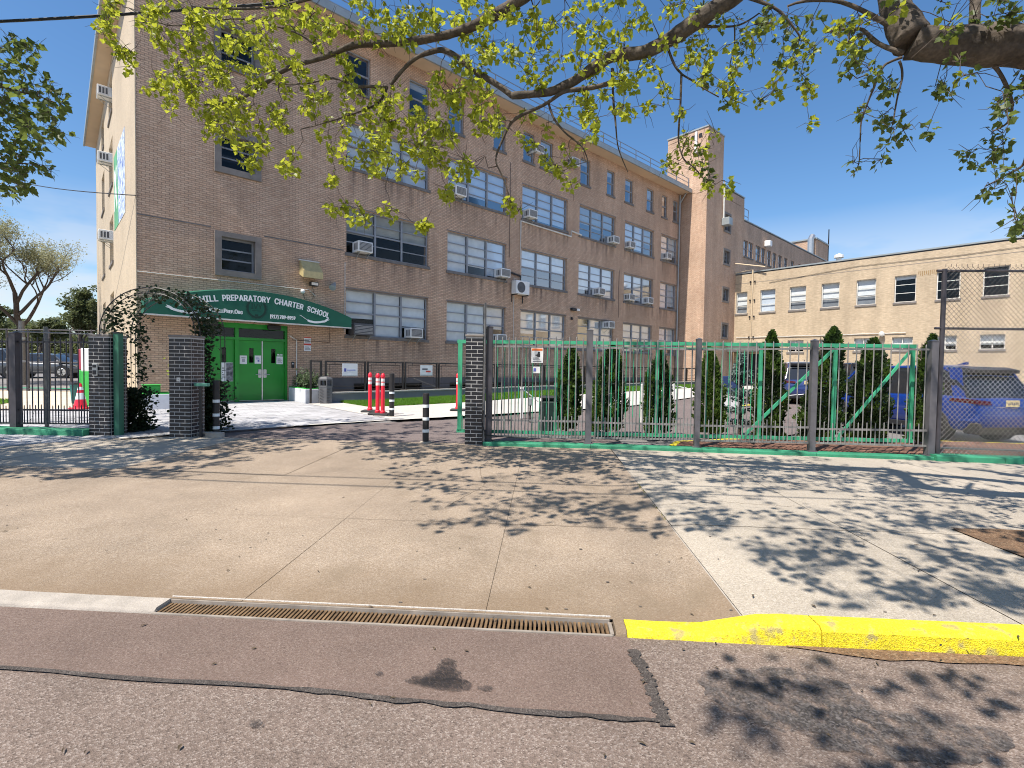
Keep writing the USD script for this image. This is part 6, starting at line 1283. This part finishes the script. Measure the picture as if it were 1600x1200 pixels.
for s in (sa + .05, sa + .3, sb - .04, sb - .12): vn.part('stem', ST(tube([(s, AT + .1, .1), (s + .04, AT + .12, .8), (s - .02, AT + .05, 1.6), (s + .02, AT + .1, zc)], [.018, .014, .01, .006], 5)), M['twig'])
# ---- fallen leaves and twigs on the pavement
r = np.random.default_rng(31); V = []
for k in range(60):
    x, y = r.uniform(0, 1600), r.uniform(730, 1190) if k % 4 else r.uniform(800, 980); P = ground(x, y); a = r.uniform(0, 2 * np.pi); l = r.uniform(.008, .024); w = r.uniform(.003, .008); c, s = math.cos(a), math.sin(a)
    v = np.array([[-l, 0, .006], [0, -w, .009], [l, 0, .007], [0, w, .012]]); v = np.stack([v[:, 0] * c - v[:, 1] * s, v[:, 0] * s + v[:, 1] * c, v[:, 2]], 1) + P
    V.append((v, np.array([[0, 1, 2], [0, 2, 3]])))
single('leaf_litter', cat(V), paint('dry_litter', (.085, .06, .035), .9, .5, 20), 'scattered dry leaf scraps on pavement and road', 'leaf litter', kind='stuff')
# ================================================================ OVERHEAD CABLES
def cable(label, pts, r_=.012):
    q = np.array(pts); k = np.linspace(0, 1, 24); p = np.stack([np.interp(k, np.linspace(0, 1, len(q)), q[:, i]) for i in range(3)], 1); p[:, 2] -= .35 * np.sin(np.pi * k)
    single('overhead_cable', tube(p, r_, 5), M['wire'], label, 'cable')
cable('thick black cable crossing the sky at the top left corner', [at(-500, 80, 8.5) + [0, 0, .35], at(310, 8, 7.5) + [0, 0, .3], at(700, -40, 7.2)], .022)
cable('thin cable running from the left trees to the school corner', [at(-300, 190, 24), at(38, 284, 20) + [0, 0, .3], FA.p(.0, .05, 6.6)], .016)
for k, (t_, z) in enumerate(((3.02, 6.6), (3.28, 6.9))): cable('utility cable strung along the street above the view, ' + ('lower one' if k == 0 else 'upper one'), [ST.p(-40, t_, z + .8), ST.p(0, t_, z), ST.p(40, t_, z + .8)], .017)
# ================================================================ VEHICLES
CARGLASS = usdkit.material(stage, L + 'car_glass', {'p': ('principled_bsdf', {'base_color': (.02, .022, .025), 'roughness': .06, 'specular_ior_level': .8})}, [], surface='p.BSDF')
CHROME = paint('chrome', (.7, .7, .7), .15, .05, 5, metal=1.0); TYRE = paint('tyre_rubber', (.02, .02, .02), .85, .2, 20); TAIL = paint('tail_lamp', (.07, .008, .010), .15, .2, 8); TRIM = paint('car_trim', (.02, .02, .022), .5, .2, 8)
def carpaint(name, col): return usdkit.material(stage, L + name, {'p': ('principled_bsdf', {'base_color': col, 'roughness': .28, 'metallic': .2, 'coat_weight': 1.0, 'coat_roughness': .04})}, [], surface='p.BSDF')
def sect(x, zl, zb, hw, k=1.0):
    """half outline of the lower body at station x: sill, flank, shoulder, then to the middle"""
    h = zb - zl; return [(x, 0, zl), (x, hw * .80, zl), (x, hw * .95, zl + .10 * h), (x, hw * 1.0, zl + .42 * h), (x, hw * .985, zl + .60 * h), (x, hw * 1.0, zl + .72 * h), (x, hw * .955, zl + .93 * h), (x, hw * .88, zb), (x, 0, zb + .015)]
def loft(secs):
    S = np.array(secs, float); n, m = S.shape[:2]; full = np.concatenate([S, (S * [1, -1, 1])[:, ::-1][:, 1:-1]], 1); k = full.shape[1]
    v = full.reshape(-1, 3); F = []
    for i in range(n - 1):
        for j in range(k):
            a, b = i * k + j, i * k + (j + 1) % k; F += [[a, a + k, b + k], [a, b + k, b]]
    for i, rev in ((0, 0), (n - 1, 1)):
        for j in range(1, k - 1): q = [i * k, i * k + j, i * k + j + 1]; F.append(q[::-1] if rev else q)
    return v, np.array(F)
def car(name, label, P, rz, L_=4.6, W=1.86, H=1.66, body=None, kind='suv', roofmat=None, plate=True, cat_='car', group=None):
    """front along +x; P on the ground under the middle"""
    t = T(name, label, cat_, group, loc=P, rz=rz); hw = W / 2; zl, zb = .24, (.98 if kind != 'sedan' else .90); l = L_ / 2
    xs = [-l, -l + .06, -l + .25, -l + .8, -.6, .3, l - 1.25, l - .55, l - .15, l]
    zbs = [zb - .30, zb - .06, zb + .02, zb + .02, zb, zb, zb - .02, zb - .12, zb - .28, zb - .42] if kind != 'sedan' else [zb - .22, zb - .04, zb + .02, zb + .02, zb, zb, zb - .02, zb - .10, zb - .22, zb - .36]
    hws = [hw * .80, hw * .90, hw * .97, hw, hw, hw, hw * .985, hw * .95, hw * .86, hw * .70]; zls = [zl + .18, zl + .1, zl, zl, zl, zl, zl, zl, zl + .06, zl + .16]
    t.part('body', loft([sect(x, a, b, w) for x, a, b, w in zip(xs, zls, zbs, hws)]), body, local=True, smooth=38)
    gx = {'suv': [-l + .16, -l + .55, -.9, .4, .95, 1.55], 'sedan': [-l + .55, -l + 1.25, -.5, .3, .8, 1.45], 'van': [-l + .05, -l + .25, -.8, .8, 1.2, 1.75]}[kind]
    gz_ = {'suv': [.02, .93, 1.0, 1.0, .94, .02], 'sedan': [.02, .9, 1, 1, .9, .02], 'van': [.2, .97, 1, 1, .95, .02]}[kind]
    def gsec(x, f, e=0.0):
        z1 = zb + (H - zb) * f; w0 = hw * .885 + e; w1 = hw * (.885 - .20 * f) + e; return [(x, 0, zb - .02), (x, w0, zb - .02), (x, (w0 + w1) / 2 + .012, (zb + z1) / 2), (x, w1, z1 - .03 * f), (x, w1 - .10 * f, z1 + .01 * f), (x, 0, z1 + .03 * f)]
    t.part('window_glass', loft([gsec(x, f) for x, f in zip(gx, gz_)]), CARGLASS, local=True, smooth=30)
    # roof skin and pillars a little proud of the glass
    rv = []; n1, n2 = gx[1] + (.05 if kind != 'suv' else -.12), gx[4] - .02
    for x in np.linspace(n1, n2, 7):
        f = float(np.interp(x, gx, gz_)); z1 = zb + (H - zb) * f; w1 = hw * (.885 - .20 * f)
        rv.append([(x, 0, z1 + .034), (x, w1 - .09, z1 + .018), (x, w1 + .004, z1 - .012), (x, w1 + .012, z1 - .05), (x, w1 - .03, z1 - .045), (x, 0, z1 - .02)])
    rp = t.part('roof', loft(rv), roofmat or body, local=True, smooth=40)
    def strip(x0, f0, x1, f1, w, sy):
        pts = []
        for x, f in ((x0, f0), (x1, f1)):
            z = zb + (H - zb) * f; y = hw * (.885 - .20 * f) + .008; pts.append((x, sy * y, z))
        (xa, ya, za), (xb, yb, zb2) = pts; return hull([(xa - w, ya, za), (xa + w, ya, za), (xb - w, yb, zb2), (xb + w, yb, zb2), (xa - w, ya - sy * .03, za), (xa + w, ya - sy * .03, za), (xb - w, yb - sy * .03, zb2), (xb + w, yb - sy * .03, zb2)])
    for sy in (-1, 1):
        t.part('pillar', strip(gx[0] + .22, 0, gx[1] + .10, .93, .13 if kind != 'sedan' else .07, sy), body, local=True); t.part('pillar', strip(.15, 0, .08, .98, .035, sy), TRIM, local=True); t.part('pillar', strip(gx[5] - .05, 0, gx[4], .93, .04, sy), body, local=True); t.part('pillar', strip(-.95, 0, -.95, .98, .035, sy), TRIM, local=True)
        t.part('sill_trim', cbx(-l + .5, l - .5, sy * hw * .97 - .02, sy * hw * .97 + .02, zl - .02, zl + .10, .01), TRIM, local=True)
        t.part('wing_mirror', cbx(gx[5] - .35, gx[5] - .2, sy * (hw + .02) - .09, sy * (hw + .02) + .09, zb + .02, zb + .17, .03), body, local=True)
        for x in (-l + .92, l - .95):
            a = tube([(x, sy * (hw - .25), .34), (x, sy * (hw + .006), .34)], .40, 20); t.part('wheel_arch', a, TRIM, local=True)
            w = t.part('wheel', tube([(x, sy * (hw - .2), .335), (x, sy * (hw + .012), .335), (x, sy * (hw + .02), .335)], [.335, .335, .30], 22), TYRE, local=True)
            t.part('rim', tube([(x, sy * (hw + .018), .335), (x, sy * (hw + .03), .335)], [.23, .215], 18), CHROME, parent=w, local=True)
            for k in range(5): t.part('spoke', tube([(x, sy * (hw + .032), .335), (x + .2 * math.cos(k * 1.257), sy * (hw + .032), .335 + .2 * math.sin(k * 1.257))], .022, 4), TRIM, parent=w, local=True)
        for z in (.66,): t.part('door_handle', cbx(-.45, -.25, sy * (hw + .004) - .012, sy * (hw + .004) + .012, z + .12, z + .15, .006), body, local=True)
        t.part('tail_lamp', hull([(-l + .0, sy * (hw * .50), zb - .16), (-l + .03, sy * hw * .90, zb - .14), (-l + .5, sy * hw * 1.005, zb - .10), (-l + .06, sy * hw * .92, zb - .04), (-l + .04, sy * hw * .5, zb - .08), (-l + .5, sy * hw * .99, zb - .03)]), TAIL, local=True)
        t.part('headlight', hull([(l - .1, sy * hw * .5, .72), (l - .2, sy * hw * .82, .74), (l - .5, sy * hw * .955, .80), (l - .14, sy * hw * .5, .64), (l - .25, sy * hw * .84, .66)]), CHROME, local=True)
    t.part('rear_bumper', loft([[(x, 0, a), (x, w * .9, a), (x, w, (a + b) / 2), (x, w * .96, b), (x, 0, b)] for x, a, b, w in ((-l - .07, .40, .60, hw * .74), (-l - .02, .34, .62, hw * .88), (-l + .3, .32, .62, hw * .985))]), body, local=True, smooth=40)
    t.part('rear_valance', cbx(-l - .03, -l + .3, -hw * .9, hw * .9, .19, .47, .04), TRIM, local=True)
    if kind == 'suv': t.part('roof_spoiler', hull([(gx[1] - .26, y, H - .085) for y in (-hw * .62, hw * .62)] + [(gx[1] - .24, y, H - .16) for y in (-hw * .62, hw * .62)] + [(gx[1] + .05, y, H - .02) for y in (-hw * .66, hw * .66)] + [(gx[1] - .02, y, H - .16) for y in (-hw * .68, hw * .68)]), TRIM, local=True); t.part('roof_fin', hull([(gx[1] + .35, 0, H + .10), (gx[1] + .36, .012, H + .03), (gx[1] + .36, -.012, H + .03), (gx[1] + .62, 0, H + .035), (gx[1] + .4, 0, H + .10)]), body, local=True)
    t.part('rear_line', cat(tube([(-l - .055, -hw * .75, .79), (-l - .012, 0, .76), (-l - .055, hw * .75, .79)], .008, 4)), CHROME, local=True)
    if plate:
        p = t.part('licence_plate', bx(-l - .035, -l - .02, -.16, .16, .79, .93), paint('plate_cream', (.72, .58, .28), .5, .05, 9), local=True)
        for k in range(6): t.part('plate_character', bx(-l - .039, -l - .036, -.13 + .045 * k, -.105 + .045 * k, .83, .885), M['ink'], parent=p, local=True)
    return t
BLUE = carpaint('blue_car_paint', (.002, .032, .22)); BLACKC = carpaint('black_car_paint', (.015, .015, .017)); GREYC = carpaint('grey_car_paint', (.09, .095, .10)); WHITEC = carpaint('white_car_paint', (.62, .62, .64)); NAVY = carpaint('navy_car_paint', (.03, .05, .17)); SILV = carpaint('silver_car_paint', (.30, .31, .33))
def onground(x, D):
    P = at(x, 600, D); P[2] = gz(P); return P
HD = 98.0
_a = math.radians(HD); P = np.array([10.62, 10.55, 0]) + 2.27 * np.array([math.cos(_a), math.sin(_a), 0]); P[2] = gz(P) - .02
car('parked_car', 'bright blue car with black rear window behind the chain-link fence', P, HD, 4.55, 1.88, 1.66, BLUE)
car('parked_car', 'navy and white car in the car park between two evergreens', onground(1246, 22.5), 70, 4.6, 1.85, 1.72, NAVY, roofmat=WHITEC)
car('parked_car', 'black car with white bumper behind the white post', onground(1330, 20.0), 75, 4.7, 1.86, 1.75, BLACKC)
car('parked_car', 'dark tall car with pale roof edge at the far left edge', onground(-15, 30), 20, 4.7, 1.85, 1.75, GREYC, roofmat=SILV)
car('parked_car', 'dark saloon behind the left fence near the white pole', onground(70, 31), 15, 4.6, 1.8, 1.45, GREYC, kind='sedan')
car('parked_car', 'black saloon farther along the left street', onground(112, 40), 10, 4.6, 1.8, 1.45, BLACKC, kind='sedan')
car('parked_car', 'silver saloon beyond the black one on the left street', onground(135, 46), 5, 4.6, 1.8, 1.45, SILV, kind='sedan')
# ================================================================ YARD THINGS
ub = T('utility_box', 'dark green rounded utility box behind the fence', 'utility box', loc=ground(856, 677))
ub.part('cabinet', cbx(-.17, .17, -.18, .18, 0, .72, .06), paint('dark_green_box', (.010, .030, .022), .5, .2, 4), local=True); ub.part('lid', cbx(-.18, .18, -.19, .19, .722, .79, .03), M['black'], local=True)
for k in range(3): ub.part('rib', bx(-.10 + k * .1 - .008, -.10 + k * .1 + .008, -.187, -.181, .1, .62), M['black'], local=True)
ub.part('vent', bx(-.19, -.171, -.05, .05, .4, .5), M['black'], local=True)
g = T('gate_arm_post', 'white post with a slanted pointer arm behind the fence', 'post', loc=ground(815, 654))
g.part('post', cbx(-.035, .035, -.035, .035, 0, .78, .008), M['white'], local=True); g.part('cap', cbx(-.05, .05, -.05, .05, .78, .83, .01), M['white'], local=True); g.part('arm', tube([(0, 0, .80), (.45, .1, .45)], .016, 6), M['white'], local=True)
g = T('charging_post', 'small grey post with hanging black lead behind the fence', 'post', loc=ground(828, 660))
g.part('head', cbx(-.05, .05, -.04, .04, .42, .62, .015), M['gutter'], local=True); g.part('stem', cbx(-.02, .02, -.02, .02, 0, .42, .005), M['black'], local=True); g.part('lead', tube([(.0, -.05, .45), (-.03, -.07, .2), (.03, -.06, .08), (.08, -.03, .12)], .01, 5), M['wire'], local=True)
wp = []
for k, (x, y, h_, lab) in enumerate([(1002, 660, 1.0, 'white chain post between two dark evergreens'), (1051, 655, 1.0, 'white chain post right of the second gate stile'), (1306, 664, 1.02, 'white chain post before the black car'), (1483, 676, .98, 'weathered white chain post before the blue car')]):
    P = ground(x, y); wp.append(P)
    t = T('chain_post', lab, 'post', 'white posts carrying a chain around the car park', loc=P)
    t.part('post', lathe([(.045, 0), (.045, h_ - .02), (.03, h_), (0, h_ + .005)], 12), M['white_dirty'], local=True, smooth=40); t.part('hook', tube([(-.06, 0, h_ - .06), (.06, 0, h_ - .06)], .01, 5), M['galv'], local=True)
def chain(a, b, label):
    q = np.linspace(0, 1, 26); p = a + (b - a) * q[:, None]; p[:, 2] -= .22 * np.sin(np.pi * q) * min(1, np.linalg.norm(b - a) / 2.5)
    t = T('barrier_chain', label, 'chain', loc=a); n = len(p)
    for k in range(n - 1): t.part('link', tube([p[k], p[k + 1]], .013 if k % 2 else .009, 5), M['white'])
up_ = np.array([0, 0, .94])
chain(wp[2] + up_, wp[3] + up_ + [0, 0, -.02], 'white plastic chain slung between white posts before the blue car'); chain(wp[3] + up_, wp[3] + up_ + np.array([2.6, 1.2, -.02]), 'white plastic chain across the rear of the blue car'); chain(wp[1] + up_, wp[2] + up_, 'white plastic chain behind the evergreens')
cn = T('traffic_cone', 'orange-red traffic cone with white collar behind the left fence', 'traffic cone', loc=ground(126, 639))
cn.part('base', cbx(-.2, .2, -.2, .2, 0, .05, .02), M['red'], local=True); cn.part('cone', lathe([(.16, .05), (.03, .72), (0, .73)], 16), M['red'], local=True, smooth=True); cn.part('white_collar', lathe([(.118, .28), (.082, .46)], 16), M['lettering'], local=True, smooth=True); cn.part('white_collar', lathe([(.068, .54), (.05, .63)], 16), M['lettering'], local=True, smooth=True)
P = ground(134, 634); kk = T('information_totem', 'tall totem with white top, green foot and red edge behind the left pillar', 'totem', loc=P)
kk.part('foot', cbx(-.08, .42, -.08, .08, 0, 1.05, .02), M['planter_rim'], local=True); kk.part('board', cbx(-.08, .42, -.08, .08, 1.052, 1.75, .02), M['white'], local=True); kk.part('red_edge', cbx(-.2, -.082, -.05, .05, 1.1, 1.72, .015), paint('dusky_red', (.36, .04, .07), .5, .1, 4), local=True); kk.part('green_edge', cbx(-.2, -.082, -.05, .05, .7, 1.09, .015), M['planter_rim'], local=True)
P = ground(118, 630); bb = T('teal_bin', 'small teal waste bin behind the left fence', 'bin', loc=P); bb.part('tub', lathe([(.10, 0), (.14, .55), (.15, .56), (.15, .6), (0, .6)], 12), paint('teal_plastic', (.03, .13, .13), .5, .1, 4), local=True); bb.part('lid', lathe([(.155, .601), (.14, .66), (0, .68)], 12), M['black'], local=True)
wpx = at(35, 600, 24); wpx[2] = gz(wpx); pl = T('light_pole', 'pale metal pole with rings behind the left fence', 'pole', loc=wpx); pl.part('pole', lathe([(.14, 0), (.12, 2.5), (.11, 3.1)], 12), M['galv'], local=True, smooth=True); 
for z in (1.1, 2.2): pl.part('ring', lathe([(.15, z), (.15, z + .12)], 12), M['gutter'], local=True)
cf = T('street_fence', 'tall chain-link street fence far behind the left gate', 'fence', loc=at(60, 600, 21)); 
for k in range(9): p = at(-120 + k * 33, 600, 21.0); p[2] = .2; cf.part('post', tube([p, p + [0, 0, 2.7]], .035, 6), M['fence_dark'])
a, b = at(-130, 600, 21), at(150, 600, 21)
for z in (.35, 1.5, 2.85): cf.part('rail', tube([[a[0], a[1], z], [b[0], b[1], z]], .025, 6), M['fence_dark'])
sgn = T('yard_sign', 'blue and white board behind the spruce', 'sign', loc=onground(1143, 14)); sgn.part('board', cbx(-.25, .25, -.02, .02, .75, 1.25, .01), paint('navy_board', (.03, .05, .14), .5, .1, 4), local=True); sgn.part('lower_board', cbx(-.2, .3, -.02, .02, .35, .74, .01), M['sign_white'], local=True); sgn.part('leg', cbx(-.02, .02, -.01, .01, 0, .34, .004), M['gutter'], local=True)
bt = T('parking_bumper', 'pale concrete wheel stop behind the blue car fence', 'wheel stop', loc=ground(1540, 672)); bt.part('block', cbx(-.9, .7, -.08, .08, 0, .11, .03), M['white_walk'], local=True); bt.part('pin', cbx(-.5, -.46, -.02, .02, .11, .12, .004), M['gutter'], local=True)

P = ground(328, 682); kb3 = T('kerb_block', 'short pale concrete kerb block at the foot of the middle pillar', 'kerb block', loc=P, rz=-4)
kb3.part('block', cbx(-.26, .26, -.06, .06, -.02, .085, .015), M['kerb'], local=True); kb3.part('stain', bx(-.2, -.05, -.0612, -.0602, .01, .06), M['grille'], local=True)
